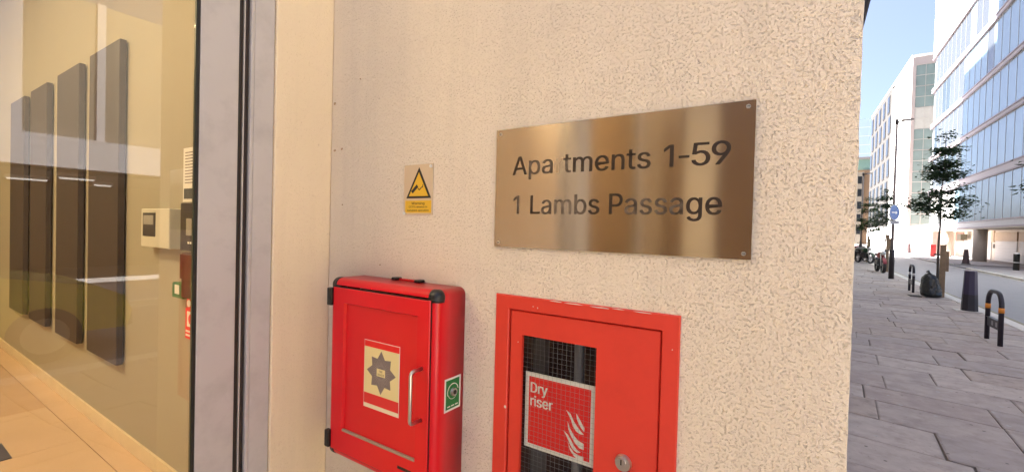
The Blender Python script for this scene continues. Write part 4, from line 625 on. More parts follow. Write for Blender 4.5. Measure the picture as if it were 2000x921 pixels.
bm = bmesh.new(); bmesh.ops.create_cone(bm, cap_ends=True, segments=20, radius1=.0062, radius2=.0062, depth=.001, matrix=Matrix.Translation((-.8064, .955, 1.093)) @ Matrix.Rotation(R(90), 4, 'Y')); finish('keyhole', bm, BLACK, gs)

# ================================================================== DRY RISER CABINET
dc = thing('dry_riser_cabinet', (-.463, 1.0, .64), 'orange-red dry riser cabinet set in the wall with wired glass window', 'cabinet')
FX0, FX1, FZ0, FZ1 = -.7035, -.2215, .637, 1.3745; DX0, DX1, DZ0, DZ1 = -.6565, -.2625, .684, 1.3345
def frame_piece(name, pts, parent, y0, y1, m): return plate(name, [pts], XZ, y0, y1, m, parent)
boxes('frame_backing', [(-.6605, -.2585, 1.0165, 1.022, 1.325, 1.3385), (-.6605, -.645, 1.0165, 1.022, .68, 1.3245), (-.274, -.2585, 1.0165, 1.022, .68, 1.3245)], BLACK, dc)
bm = bmesh.new()
def ringface(bm, o, i, y):
    a = [bm.verts.new((p[0], y, p[1])) for p in o]; b = [bm.verts.new((p[0], y, p[1])) for p in i]
    return a, b
O = [(FX0, FZ0), (FX1, FZ0), (FX1, FZ1), (FX0, FZ1)]; I = [(DX0 - .0035, DZ0 - .003), (DX1 + .0035, DZ0 - .003), (DX1 + .0035, DZ1 + .003), (DX0 - .0035, DZ1 + .003)]
def sh(ps, d): cx, cz = -.463, 1.0; return [(p[0] + (d if p[0] > cx else -d), p[1] + (d if p[1] > cz else -d)) for p in ps]
L = [[bm.verts.new((p[0], yy, p[1])) for p in ps] for ps, yy in ((O, 1.003), (O, .9965), (sh(O, -.0025), .994), (sh(I, .002), .994), (I, .996), (I, 1.020))]
for A, B in zip(L, L[1:]):
    for i in range(4): bm.faces.new((A[i], A[(i + 1) % 4], B[(i + 1) % 4], B[i]))
finish('frame', bm, ORED, dc)
WX0, WX1, WZ0, WZ1 = -.620, -.411, .760, 1.273
bm = bmesh.new(); O = [(DX0, DZ0), (DX1, DZ0), (DX1, DZ1), (DX0, DZ1)]; I = [(WX0, WZ0), (WX1, WZ0), (WX1, WZ1), (WX0, WZ1)]
L = [[bm.verts.new((p[0], yy, p[1])) for p in ps] for ps, yy in ((O, 1.016), (O, 1.002), (sh(O, -.002), .9995), (I, .9995), (I, 1.010))]
for A, B in zip(L, L[1:]):
    for i in range(4): bm.faces.new((A[i], A[(i + 1) % 4], B[(i + 1) % 4], B[i]))
rd = finish('door', bm, ORED, dc)
box('window_glass', WX0 - .006, WX1 + .006, 1.0102, 1.0125, WZ0 - .006, WZ1 + .006, glass('wired_glass', (.95, .96, .95), .006), rd)
WIRE = mat('wire_grey', (.26, .25, .24), .5, .2)
bm = bmesh.new(); st_ = .0126
n = int((WX1 - WX0) / st_)
for i in range(1, n + 1): bx(bm, WX0 + i * st_ - .00016, WX0 + i * st_ + .00016, 1.0095, 1.0101, WZ0, WZ1)
for i in range(1, int((WZ1 - WZ0) / st_) + 1): bx(bm, WX0, WX1, 1.0088, 1.0094, WZ0 + i * st_ - .00016, WZ0 + i * st_ + .00016)
tag(finish('wire_mesh', bm, WIRE, rd), kind='stuff')
sg = box('dry_riser_sign', -.613, -.416, 1.0131, 1.0145, .978, 1.176, WHITE, dc); tag(sg, 'red Dry riser sign with white flames behind the wired glass')
box('red_field', -.602, -.427, 1.0128, 1.01305, .989, 1.165, REDP, sg)
bm = bmesh.new()
for j, dx in enumerate((-.0011, -.0004, .0004, .0011)):
    text_bm(bm, 'Dry', -.5965 + dx, -.5475 + dx, 1.124, .0265, XZ, 1.01275, 1.0126 - j * .00003); text_bm(bm, 'riser', -.5965 + dx, -.5315 + dx, 1.089, .0265, XZ, 1.01275, 1.0126 - j * .00003)
finish('lettering', bm, WHITE, sg)
def flame(dx, dz, k):
    # one tongue: pointed at the upper left, sweeping down to a blunt foot at the right
    top = [(0, 1.0), (.10, .90), (.2, .72), (.30, .52), (.45, .33), (.62, .2), (.85, .08), (1.0, .03)]
    bot = [(1.0, -.17), (.8, -.17), (.55, -.1), (.35, .03), (.2, .22), (.12, .45), (.10, .68)]
    return [(dx + a * k * .053, dz + b * k * .052) for a, b in top + bot]
def fl(A): return [(-.4995 + a * .0575, .996 + b * .106) for a, b in A]
plate('flames', [fl([(.12, 1.0), (.34, .93), (.5, .78), (.66, .68), (.86, .58), (.99, .53), (.80, .52), (.62, .56), (.46, .66), (.36, .8)]),
                 fl([(.60, .98), (.78, .86), (.90, .76), (1.0, .70), (1.0, .60), (.86, .66), (.72, .76), (.64, .86)]),
                 fl([(.20, .74), (.34, .58), (.52, .45), (.72, .36), (.99, .32), (.99, .18), (.80, .19), (.58, .28), (.38, .42), (.25, .56)]),
                 fl([(.02, .50), (.22, .43), (.38, .33), (.52, .22), (.70, .13), (.86, .10), (.68, .07), (.48, .12), (.32, .24), (.20, .36)]),
                 fl([(.22, .28), (.36, .14), (.55, .05), (.76, .02), (.99, .02), (.99, -.11), (.78, -.10), (.55, -.03), (.36, .08)])], XZ, 1.01275, 1.0126, WHITE, sg)
tubes('riser_pipe', [(-.523, 1.15, .66), (-.523, 1.15, 1.36)], .014, mat('pipe_grey', (.45, .43, .41), .5), dc)
box('reflection_strip', -.70 + .004, -.655, 1.19, 1.2195, .642, 1.369, mat('reflection_grey', (.2, .18, .17), .6), dc)  # grey strip stands in for the pale reflection at the window's left
bm = bmesh.new(); MR = Matrix.Rotation(R(90), 4, 'X')
bmesh.ops.create_cone(bm, cap_ends=True, segments=32, radius1=.020, radius2=.0175, depth=.006, matrix=Matrix.Translation((-.338, .9965, 1.022)) @ Matrix.Rotation(R(90), 4, 'X'))
lk = finish('lock', bm, CHROME, rd)
bm = bmesh.new(); bmesh.ops.create_cone(bm, cap_ends=True, segments=24, radius1=.0105, radius2=.0095, depth=.004, matrix=Matrix.Translation((-.340, .9915, 1.026)) @ Matrix.Rotation(R(90), 4, 'X')); bc = finish('lock_barrel', bm, CHROME, lk)
box('key_slot', -.3415, -.3385, .9888, .9894, 1.020, 1.032, BLACK, lk)
# chipped paint along the frame's top and a few specks
CH = mat('paint_chip_pale', (.66, .60, .54), .7, var=.1)
bm = bmesh.new()
for (x, z, w_, h_) in [(-.52, 1.3722, .035, .0028), (-.47, 1.3715, .05, .0024), (-.40, 1.3708, .06, .0026), (-.36, 1.3725, .03, .002), (-.30, 1.3718, .045, .0022), (-.585, 1.352, .004, .003), (-.572, 1.350, .003, .004), (-.664, 1.074, .007, .008), (-.236, 1.30, .003, .003), (-.628, 1.254, .003, .003)]:
    prism(bm, [(x + math.cos(a) * w_ / 2 * rnd.uniform(.6, 1.2), z + math.sin(a) * h_ / 2 * rnd.uniform(.6, 1.2)) for a in [k * .7 for k in range(9)]], XZ, .9934, .9939)
finish('paint_chips', bm, CH, dc)

# ================================================================== STREET FURNITURE
NAVY = mat('hoop_black_paint', (.018, .014, .022), .4, var=.2)
ORG = mat('orange_band', (.72, .26, .03), .5); WB = mat('white_band', (.7, .68, .66), .5)
def hoop(loc, rz, band, label):
    t = thing('cycle_stand', loc, label, 'cycle stand', 'cycle stands along the kerb')
    x, y, z = loc; w, h, rr = .30, .78, .2
    path = [(x, y - w, -.02), (x, y - w, h - rr)] + [(x, y - w + rr - rr * math.cos(R(a)), h - rr + rr * math.sin(R(a))) for a in (15, 30, 45, 60, 75, 90)] + [(x, y + w - rr + rr * math.sin(R(a)), h - rr + rr * math.cos(R(a))) for a in (0, 15, 30, 45, 60, 75, 90)] + [(x, y + w, -.02)]
    tubes('hoop', path, .031, NAVY, t, 12)
    for s in (-1, 1): tubes('band', [(x, y + s * w, .49), (x, y + s * w, .565)], .0335, band, t, 14)
    c = box('crossbar', x - .012, x + .012, y - w + .031, y + w - .031, .22, .36, NAVY, t)
    for yy in (-.16, .02): box('reflector', x - .0135, x - .0122, y + yy - .03, y + yy + .04, .255, .325, mat('reflector_grey', (.35, .33, .36), .4), t)
    box('reflector', x - .03, x + .03, y - w + .04, y + w - .04, .361, .366, NAVY, t)
    return t
hoop((2.43, 9.88, 0), 0, ORG, 'black cycle stand with orange bands, nearest one')
hoop((2.60, 17.68, 0), 0, WB, 'black cycle stand with white bands beside the refuse sack')
# tapered bollard / bin at the kerb
t = thing('kerb_bollard', (3.02, 13.86, 0), 'stout dark navy tapered bollard at the kerb', 'bollard')
def taper(name, x, y, z0, z1, r0, r1, m, parent, n=8, rot=22.5):
    bm = bmesh.new(); a = [bm.verts.new((x + r0 * math.cos(R(rot + 360 * k / n)), y + r0 * math.sin(R(rot + 360 * k / n)), z0)) for k in range(n)]
    b = [bm.verts.new((x + r1 * math.cos(R(rot + 360 * k / n)), y + r1 * math.sin(R(rot + 360 * k / n)), z1)) for k in range(n)]
    bm.faces.new(a); bm.faces.new(b[::-1])
    for i in range(n): bm.faces.new((a[i], a[(i + 1) % n], b[(i + 1) % n], b[i]))
    return finish(name, bm, m, parent)
taper('base', 3.02, 13.86, 0, .37, .142, .127, mat('bollard_black', (.012, .009, .016), .45), t)
taper('shaft', 3.02, 13.86, .3702, .885, .1265, .105, mat('bollard_navy', (.026, .018, .055), .4, var=.15), t)
taper('cap', 3.02, 13.86, .8852, .905, .108, .095, mat('bollard_cap_grey', (.33, .31, .33), .5), t)
box('foot_slab', 2.78, 3.17, 13.62, 14.1, .006, .012, KERB, t)
# lamp column with the signs
LP = mat('column_black', (.018, .012, .014), .4, var=.2); LG = mat('column_grey', (.22, .18, .17), .5, var=.1)
def lamp_post(x, y, h, label):
    t = thing('lamp_post', (x, y, 0), label, 'lamp post', 'lamp posts along the street')
    tubes('base', [(x, y, -.02), (x, y, 1.1), (x, y, 1.14)], [.088, .082, .055], LP, t, 14)
    tubes('column', [(x, y, 1.141), (x, y, h)], [.05, .036], LG, t, 12)
    tubes('arm', [(x, y, h - .09), (x + .12, y, h - .04), (x + .3, y, h - .03)], [.03, .025, .02], LP, t, 8)
    bm = bmesh.new(); bx(bm, x + .12, x + .50, y - .07, y + .07, h - .03, h + .03); bmesh.ops.bevel(bm, geom=bm.edges[:], offset=.02, segments=2, affect='EDGES'); lh = finish('lamp_head', bm, LG, t)
    box('lens', x + .2, x + .46, y - .05, y + .05, h - .045, h - .031, mat('lamp_lens', (.6, .6, .58), .3), lh)
    tubes('collar', [(x, y, h - .14), (x, y, h + .05)], .055, LP, t, 10)
lamp_post(2.73, 22.68, 6.12, 'tall black lamp post carrying a round blue sign')
lamp_post(2.98, 38.4, 5.9, 'slim far lamp post beyond the parked motorbikes')
lamp_post(3.0, 58, 6.0, 'most distant lamp post at the wall edge')
t = thing('one_way_sign', (2.73, 22.6, 2.57), 'round blue traffic sign with white arrow on the lamp post', 'traffic sign')
BLU = mat('sign_blue', (.035, .11, .36), .4, var=.05)
plate('disc', [disc(2.745, 2.57, .29, 32)], XZ, 22.59, 22.605, BLU, t)
bm = bmesh.new()
ro = disc(2.745, 2.57, .30, 32); ri = disc(2.745, 2.57, .278, 32)
for i in range(32): prism(bm, [ro[i], ro[(i + 1) % 32], ri[(i + 1) % 32], ri[i]], XZ, 22.583, 22.589)
finish('rim', bm, mat('sign_rim_grey', (.42, .44, .48), .4), t)
plate('arrow', [rect(2.58, 2.82, 2.545, 2.595), [(2.82, 2.50), (2.92, 2.57), (2.82, 2.64)]], XZ, 22.584, 22.5895, WB, t)
box('bracket', 2.70, 2.76, 22.606, 22.64, 2.4, 2.7, LG, t); t.rotation_euler = (0, 0, R(54))
t = thing('plate_under_sign', (2.75, 22.6, 2.2), 'small grey rectangular plate under the round blue sign', 'sign')
box('plate', 2.60, 2.93, 22.59, 22.603, 2.12, 2.25, mat('plate_grey', (.40, .40, .41), .5), t); box('bracket', 2.70, 2.76, 22.604, 22.64, 2.15, 2.22, LG, t); t.rotation_euler = (0, 0, R(30))

# trees
BARK = mat('bark', (.10, .085, .07), .9, var=.25, vscale=30, bump=.004, bscale=40)
def leafmat(name, c):
    m = mat(name, c, .5, var=.35, vscale=9, spec=.4); n = m.node_tree.nodes; l = m.node_tree.links; b = n['Principled BSDF']
    out = n['Material Output']; tr = n.new('ShaderNodeBsdfTranslucent'); tr.inputs[0].default_value = (c[0] * 1.3, c[1] * 1.5, c[2] * .8, 1)
    mx = n.new('ShaderNodeMixShader'); mx.inputs[0].default_value = .25
    l.new(b.outputs[0], mx.inputs[1]); l.new(tr.outputs[0], mx.inputs[2]); l.new(mx.outputs[0], out.inputs[0]); return m
LEAF = leafmat('leaf_green', (.040, .070, .034)); LEAF2 = leafmat('leaf_green_fresh', (.05, .085, .022))
def tree(x, y, top, tiers, seed, label, lean=0.0, m=LEAF, leafn=48):
    rg = random.Random(seed); t = thing('street_tree', (x, y, 0), label, 'tree', 'young street trees at the kerb')
    bm = bmesh.new(); N = 9
    tp = [Vector((x + lean * (i / N) ** 1.3 + rg.uniform(-.015, .015), y + rg.uniform(-.015, .015), -.03 + (top - .1) * i / N)) for i in range(N + 1)]
    tube(bm, tp, [.036 - .03 * i / N for i in range(N + 1)], 8)
    def at(z):
        f = max(0, min(N - .001, z / top * N)); i = int(f); return tp[i].lerp(tp[i + 1], f - i)
    tips = []
    for (z, reach, n) in tiers:
        a0 = rg.uniform(0, 6.28)
        for k in range(n):
            a = a0 + 6.283 * k / n + rg.uniform(-.4, .4); L = reach * rg.uniform(.65, 1.1)
            p0 = at(z + rg.uniform(-.1, .1)); pts = [p0]
            for s in range(1, 5):
                q = s / 4; pts.append(p0 + Vector((math.cos(a) * L * q, math.sin(a) * L * q, L * (.35 * q + .1 * q * q) + rg.uniform(-.03, .03))))
            tube(bm, pts, [.013, .010, .007, .005, .003], 5)
            tips += [(pts[2], .6), (pts[3], .9), (pts[4], 1.0)]
    tips += [(at(top - .15), .7), (at(top - .02), .6), (at(top + .02), .35)]
    finish('trunk', bm, BARK, t, smooth=True)
    bm = bmesh.new()
    for c, wgt in tips:
        for k in range(int(leafn * wgt)):
            p = c + Vector((rg.gauss(0, .125), rg.gauss(0, .125), rg.gauss(0, .055)))
            a = rg.uniform(0, 6.283); L = rg.uniform(.07, .125); d = Vector((math.cos(a), math.sin(a), rg.uniform(-.75, .15))).normalized()
            s = d.cross(Vector((rg.uniform(-.4, .4), rg.uniform(-.4, .4), 1))).normalized() * L * .36; nn = d.cross(s).normalized() * L * .1
            v = [bm.verts.new(q) for q in (p, p + d * L * .35 + s + nn, p + d * L, p + d * L * .35 - s + nn, p + d * L * .5)]
            bm.faces.new((v[0], v[1], v[4])); bm.faces.new((v[1], v[2], v[4])); bm.faces.new((v[2], v[3], v[4])); bm.faces.new((v[3], v[0], v[4]))
    me = bpy.data.meshes.new('crown'); bm.to_mesh(me); bm.free(); me.materials.append(m)
    o = bpy.data.objects.new('crown', me); link(o, t); o.matrix_parent_inverse = Matrix.Translation(-t.location)
    return t
tree(3.02, 16.95, 4.62, [(2.25, .62, 6), (2.50, .62, 7), (2.85, .36, 4), (3.35, .34, 6), (3.65, .30, 5), (4.15, .20, 4)], 11, 'young leafy tree with refuse sack at its foot', lean=.07)
tree(3.10, 27.9, 4.05, [(2.35, .55, 5), (2.7, .5, 6), (3.1, .42, 5), (3.5, .32, 4)], 5, 'young tree behind the blue traffic sign', m=LEAF)
tree(3.25, 37.4, 4.35, [(2.0, .85, 7), (2.3, .8, 7), (2.7, .6, 5), (3.3, .4, 4), (3.8, .28, 3)], 8, 'farthest young tree above the parked motorbikes', m=LEAF2)
tree(3.36, 10.12, 4.3, [(2.3, .45, 6), (2.55, .45, 6), (2.9, .4, 5), (3.3, .35, 5), (3.8, .25, 4)], 21, 'tree at the right picture edge with few leaves showing')
WOOD = mat('stake_timber', (.25, .17, .10), .8, var=.25, vscale=12, bump=.002, bscale=30)
for (x, y, h, lb) in ((3.06, 16.58, 1.43, 'timber tree stake behind the black refuse sack'), (3.12, 27.3, 1.75, 'timber stake of the tree behind the blue sign'), (3.25, 37.0, 1.7, 'timber stake of the farthest tree')):
    t = thing('tree_stake', (x, y, 0), lb, 'stake', 'timber tree stakes')
    box('post', x - .055, x + .055, y - .045, y + .045, -.02, h, WOOD, t, bev=.008)
    box('cap_block', x + .056, x + .12, y - .03, y + .03, h - .72, h - .18, WOOD, t, bev=.006)
    box('tie', x - .13, x - .056, y - .01, y + .36, h - .30, h - .26, BLACKRUB, t)
# refuse sack
t = thing('refuse_sack', (2.80, 16.40, 0), 'full black plastic refuse sack leaning on the tree stake', 'refuse sack')
bm = bmesh.new(); bmesh.ops.create_icosphere(bm, subdivisions=4, radius=1)
for v in bm.verts:
    p = v.co.copy(); z = (p.z + 1) / 2
    wd_ =   .24 * (1 - .42 * z) if z < .8 else .24 * .664 * max(.3, 1 - (z - .8) / .2 * .7)
    f = 1 + .10 * noise.noise(p * 2.3) + .07 * (1 - abs(noise.noise(Vector((p.x * 3, p.y * 3, p.z * 9 + p.x * 6))))) ** 3
    hor = Vector((p.x, p.y, 0)); rr = hor.length
    if rr > 1e-4: hor = hor / rr
    prof = max(0, 1 - abs(2 * z - 1) ** 9) ** .5
    v.co = Vector((2.83 + hor.x * wd_ * f * prof - .06 * z, 16.40 + hor.y * wd_ * f * prof, .66 * z * (1 + .05 * noise.noise(p * 3))))
finish('sack', bm, mat('black_polythene', (.012, .014, .014), .22, var=.2, bump=.012, bscale=9), t, smooth=True)
tubes('knot', [(2.77, 16.40, .62), (2.76, 16.39, .67), (2.73, 16.38, .70)], [.05, .025, .045], MATS['black_polythene'], t, 8)
box('flat_card', 2.36, 2.60, 16.15, 16.55, .008, .020, mat('cardboard_dark', (.04, .035, .03), .8), t)

# motorbikes
def motorbike(x, y, rz, col, label):
    t = thing('motorbike', (0, 0, 0), label, 'motorbike', 'motorbikes parked along the kerb')
    TY = BLACKRUB; ch = CHROME
    for yy in (-.62, .62):
        bm = bmesh.new()
        for k in range(20):
            a0, a1 = 2 * math.pi * k / 20, 2 * math.pi * (k + 1) / 20
            for (xa, ra, xb, rb) in ((-.05, .26, -.06, .31), (-.06, .31, 0, .33), (0, .33, .06, .31), (.06, .31, .05, .26), (.05, .26, -.05, .26)):
                bm.faces.new([bm.verts.new((q, yy + r_ * math.cos(a), .33 + r_ * math.sin(a))) for q, r_, a in ((xa, ra, a0), (xb, rb, a0), (xb, rb, a1), (xa, ra, a1))])
        wh = finish('wheel', bm, TY, t)
        bm = bmesh.new()
        for k in range(6):
            a = k * math.pi / 6; tube(bm, [(0, yy - .25 * math.cos(a), .33 - .25 * math.sin(a)), (0, yy + .25 * math.cos(a), .33 + .25 * math.sin(a))], .008, 5)
        finish('spokes', bm, ch, wh)
    for s in (-.08, .08): tubes('fork', [(s, -.62, .33), (s, -.42, .95)], .022, ch, t, 8)
    bm = bmesh.new(); bmesh.ops.create_icosphere(bm, subdivisions=3, radius=1)
    for v in bm.verts: v.co = Vector((v.co.x * .15, -.08 + v.co.y * .34, .80 + v.co.z * .16 - v.co.y * .05))
    finish('tank', bm, col, t, smooth=True)
    bm = bmesh.new(); bx(bm, -.12, .12, .15, .78, .74, .86); bmesh.ops.bevel(bm, geom=bm.edges[:], offset=.04, segments=3, affect='EDGES'); finish('seat', bm, BLACK, t, smooth=True)
    bm = bmesh.new(); bx(bm, -.15, .15, -.3, .28, .32, .64); bmesh.ops.bevel(bm, geom=bm.edges[:], offset=.06, segments=2, affect='EDGES'); finish('engine', bm, mat('engine_grey', (.07, .065, .065), .45, .3), t)
    tubes('handlebar', [(-.36, -.28, 1.06), (-.2, -.38, 1.02), (.2, -.38, 1.02), (.36, -.28, 1.06)], .016, BLACK, t, 8)
    bm = bmesh.new(); bmesh.ops.create_uvsphere(bm, u_segments=16, v_segments=10, radius=.10, matrix=Matrix.Translation((0, -.52, .90))); finish('headlight', bm, mat('headlight_lens', (.55, .55, .52), .15), t, smooth=True)
    bm = bmesh.new()
    for k in range(10):
        a0, a1 = math.pi * (.1 + .08 * k), math.pi * (.18 + .08 * k)
        bm.faces.new([bm.verts.new((q, -.62 - .36 * math.cos(a), .33 + .36 * math.sin(a))) for q, a in ((-.07, a0), (.07, a0), (.07, a1), (-.07, a1))])
    finish('mudguard', bm, col, t)
    tubes('exhaust', [(.14, -.1, .36), (.17, .3, .30), (.17, .8, .38)], [.025, .035, .045], ch, t, 8)
    for s in (-1, 1): tubes('mirror', [(s * .22, -.36, 1.05), (s * .27, -.36, 1.2), (s * .33, -.36, 1.24)], [.008, .008, .04], BLACK, t, 6)
    t.location = (x, y, 0); t.rotation_euler = (0, 0, rz)
    return t
MR_ = mat('bike_red', (.24, .02, .02), .3); MB_ = mat('bike_green', (.02, .06, .03), .3); MC_ = mat('bike_white', (.5, .5, .48), .3)
motorbike(2.80, 26.6, R(4), MR_, 'motorbike with dark red tank, nearest in the row')
motorbike(2.96, 35.6, R(25), MB_, 'dark green motorbike parked farther along the kerb')
motorbike(2.85, 38.6, R(35), MC_, 'motorbike with pale tank beyond the green one')
motorbike(2.9, 42.5, R(80), MR_, 'farthest motorbike, red, at the wall edge')

# bollards of the far footway
FB = mat('far_bollard_brown', (.075, .045, .05), .5); 
def bollard(x, y, h, label, kind):
    t = thing('bollard', (x, y, 0), label, 'bollard', 'bollards on the far footway')
    if kind: taper('shaft', x, y, 0, h * .93, .19, .115, FB, t, 12, 0); taper('top', x, y, h * .931, h, .12, .10, FB, t, 12, 0); taper('foot', x, y, 0, .06, .24, .22, KDARK, t, 12, 0)
    else:
        taper('shaft', x, y, 0, h * .93, .13, .13, BLACK, t, 14, 0); taper('top', x, y, h * .931, h, .135, .09, WB, t, 14, 0); taper('band', x, y, h * .42, h * .47, .134, .134, WB, t, 14, 0)
bollard(8.80, 41.6, .98, 'brown tapered bollard in front of the round column', True)
bollard(9.62, 36.0, .97, 'black bollard with white band, left of the pair by the garage doors', False)
bollard(9.88, 35.2, .97, 'black bollard with white band at the right picture edge', False)
bollard(9.4, 66, 1.1, 'distant dark bollard by the pink plinth', True)
# works barrier
t = thing('works_barrier', (8.6, 55.5, 0), 'red and white plastic works barrier on the sunlit far corner', 'barrier')
box('red_panel', 9.35, 9.75, 55.4, 55.5, .05, 1.15, mat('barrier_red', (.55, .05, .05), .5), t, bev=.03)
plate('white_sheet', [[(7.9, .02), (9.3, .02), (9.15, .95), (8.8, 1.02)]], XZ, 55.2, 55.5, mat('barrier_white', (.75, .74, .72), .6), t)
boxes('feet', [(8.3, 8.45, 55.0, 55.8, .0, .05), (9.45, 9.6, 55.0, 55.8, .0, .05)], BLACKRUB, t)

# ================================================================== GLASS OFFICE BUILDING (right)
gb = thing('glass_office_building', (10.8, 45, 0), 'large glass curtain-walled office building on the far side', 'building')
PANE = bpy.data.materials.new('office_glass'); PANE.use_nodes = True
b = PANE.node_tree.nodes['Principled BSDF']; b.inputs['Base Color'].default_value = (.17, .27, .34, 1); b.inputs['Roughness'].default_value = .03; b.inputs['IOR'].default_value = 3.2
n = PANE.node_tree.nodes; l = PANE.node_tree.links; tc = n.new('ShaderNodeTexCoord'); w_ = n.new('ShaderNodeTexNoise'); w_.inputs['Scale'].default_value = .5
l.new(tc.outputs['Object'], w_.inputs['Vector']); bp = n.new('ShaderNodeBump'); bp.inputs['Distance'].default_value = .02; l.new(w_.outputs['Fac'], bp.inputs['Height']); l.new(bp.outputs[0], b.inputs['Normal'])
BLIND = mat('glass_with_white_blind', (.065, .07, .072), .12, var=.05, vscale=.5, spec=.8)
PALEG = mat('glass_pale_green', (.03, .042, .04), .08, var=.08, vscale=.4, spec=.8)
CLAD = mat('white_cladding', (.78, .77, .75), .5, var=.03, vscale=.5)
BAND = mat('mauve_grey_band', (.50, .47, .50), .5, var=.05)
MULL = mat('mullion_grey', (.42, .46, .50), .4)
Y0g, Y1g = 23.6, 65.6
box('core', 10.9, 34, Y0g, Y1g - .05, 2.62, 33, mat('office_core', (.3, .33, .36), .6), gb)
floors = [(3.12, 6.16), (6.80, 10.0), (10.42, 13.48), (13.92, 17.3), (17.75, 20.9)]
bands = [(2.54, 3.115), (6.165, 6.795), (10.005, 10.415), (13.485, 13.915), (17.305, 17.745), (20.905, 21.4)]
for i, (z0, z1) in enumerate(bands):
    o = box('floor_band', 10.70, 10.905, Y0g, Y1g, z0 + .1, z1 - .1, BAND if i else mat('fascia_grey', (.50, .51, .53), .5), gb)
    box('band_edge', 10.66, 10.93, Y0g, Y1g + .02, z1 - .098, z1, mat('band_edge_mauve', (.30, .26, .30), .5), gb)  # darker mauve-grey edges along the top and bottom of each band
    box('band_edge', 10.66, 10.93, Y0g, Y1g + .02, z0, z0 + .098, MATS['band_edge_mauve'], gb)
pw = 1.5; npn = int((Y1g - Y0g) / pw)
shared = {}
def pane_obj(z0, z1, ya, m, parent):
    key = (z0, m.name)
    if key not in shared:
        bm = bmesh.new(); bx(bm, 10.78, 10.82, .02, pw - .02, z0 + .01, z1 - .01); bmesh.ops.recalc_face_normals(bm, faces=bm.faces)
        me = bpy.data.meshes.new('pane'); bm.to_mesh(me); bm.free(); me.materials.append(m); shared[key] = me
    o = bpy.data.objects.new('pane', shared[key]); link(o, parent); o.matrix_parent_inverse = Matrix.Translation(-parent.location); o.location = (0, ya, 0)
    return o
for fi, (z0, z1) in enumerate(floors):
    for k in range(npn):
        ya = Y0g + k * pw
        m = PANE
        if ya > 53 + rnd.uniform(-1, 1) and fi >= 1: m = BLIND if rnd.random() < .55 else PALEG
        if fi >= 3 and ya > 46 and rnd.random() < .6: m = BLIND
        if fi == 0 and ya > 55: m = CLAD if rnd.random() < .7 else BLIND
        pane_obj(z0, z1, ya, m, gb)
    boxes('mullions', [(10.765, 10.83, Y0g + k * pw - .018, Y0g + k * pw + .018, z0, z1) for k in range(npn + 1)], MULL, gb)
box('white_cladding', 10.74, 10.90, 51.2, 65.7, 21.405, 32, CLAD, gb)
for k in range(int((51 - Y0g) / pw)): pane_obj(21.45, 25, Y0g + k * pw, PANE, gb)
box('floor_band', 10.70, 10.9, Y0g, 51.1, 25.01, 25.5, BAND, gb)
boxes('roof_screen', [(10.7, 10.76, 52, 65.5, 25.4 + i * .5, 25.5 + i * .5) for i in range(3)], BAND, gb)
# undercroft
box('soffit', 10.7, 13.2, Y0g, Y1g, 2.46, 2.535, mat('undercroft_soffit', (.72, .66, .56), .7), gb)
UW = mat('undercroft_cream', (.74, .66, .58), .7, var=.05)
box('undercroft_wall', 13.02, 13.3, Y0g, Y1g + 3, -.05, 2.459, UW, gb)
for yy in (28.5, 38.4, 48.4, 58.4):
    tubes('column', [(10.98, yy, -.05), (10.98, yy, 2.459)], .40, mat('column_concrete', (.52, .46, .40), .75, var=.08), gb, 20)
SHUT = mat('shutter_white', (.70, .68, .66), .5, var=.03)
for (a, c) in ((43.6, 48.0), (48.6, 53.2)):
    for i in range(8): box('shutter_slat', 12.97, 13.015, a, c, -.02 + i * .2, .17 + i * .2, SHUT, gb, bev=.012, seg=1)
    box('shutter_header', 12.93, 13.018, a - .1, c + .1, 1.62, 2.3, mat('header_beige', (.60, .44, .30), .6), gb)
box('door_panel', 12.95, 13.018, 54.2, 55.6, 0, 1.7, CLAD, gb); box('door_panel', 12.95, 13.018, 58.8, 60.6, 0, 1.65, CLAD, gb)
box('brown_panel', 12.93, 13.018, 62.4, 65.2, 1.5, 2.40, mat('brown_panel', (.36, .22, .18), .6), gb); box('brown_panel', 12.93, 13.018, 53.5, 54.1, 1.5, 2.45, MATS['header_beige'], gb)
box('hanging_box', 12.3, 12.8, 60.2, 61.4, 1.6, 2.2, mat('hanging_box_dark', (.12, .11, .08), .6), gb)
box('intercom', 12.90, 12.965, 53.3, 53.5, 1.0, 1.35, BLACK, gb)
box('plinth', 11.2, 20, 65.7, 79.8, -.1, 3.3, mat('pink_plinth', (.44, .33, .30), .7, var=.06), gb)

# ================================================================== STAIR-TOWER BUILDING
sb = thing('white_stair_building', (11, 80, 0), 'white building with tall glazed stair column and grey windows', 'building')
ang = math.atan2(-.9, 36.7)     # its street front runs slightly off the street line
def swap(o): return o
WHT = mat('white_render', (.80, .79, .78), .7, var=.03, vscale=.5); PNK = mat('pink_grey_stone', (.42, .38, .365), .7, var=.06); GRV = mat('grey_render', (.045, .043, .042), .7, var=.05)
sx_ = lambda y: 11 - (y - 80) * .0245
def skew(name, lst, m, parent, off0, off1):
    bm = bmesh.new()
    for (y0, y1, z0, z1) in lst:
        vs = bx(bm, 0, 1, y0, y1, z0, z1)
        for v in vs: v.co.x = sx_(v.co.y) + (off0 if v.co.x < .5 else off1)
    return finish(name, bm, m, parent)
skew('white_wall', [(80.0, 94, -.1, 25.4)], WHT, sb, 0, 14)
skew('window_wall', [(94.02, 117, -.1, 26.0)], GRV, sb, .02, 14)
skew('parapet', [(80, 117.1, 26.02, 26.3)], WHT, sb, -.05, 14)
skew('ground_storey', [(80.2, 117, -.1, 3.6)], WHT, sb, -.06, -.002)
WINF = mat('window_frame_grey', (.045, .042, .044), .5); WINP = mat('window_pane_dark', (.02, .024, .028), .08, spec=.3)
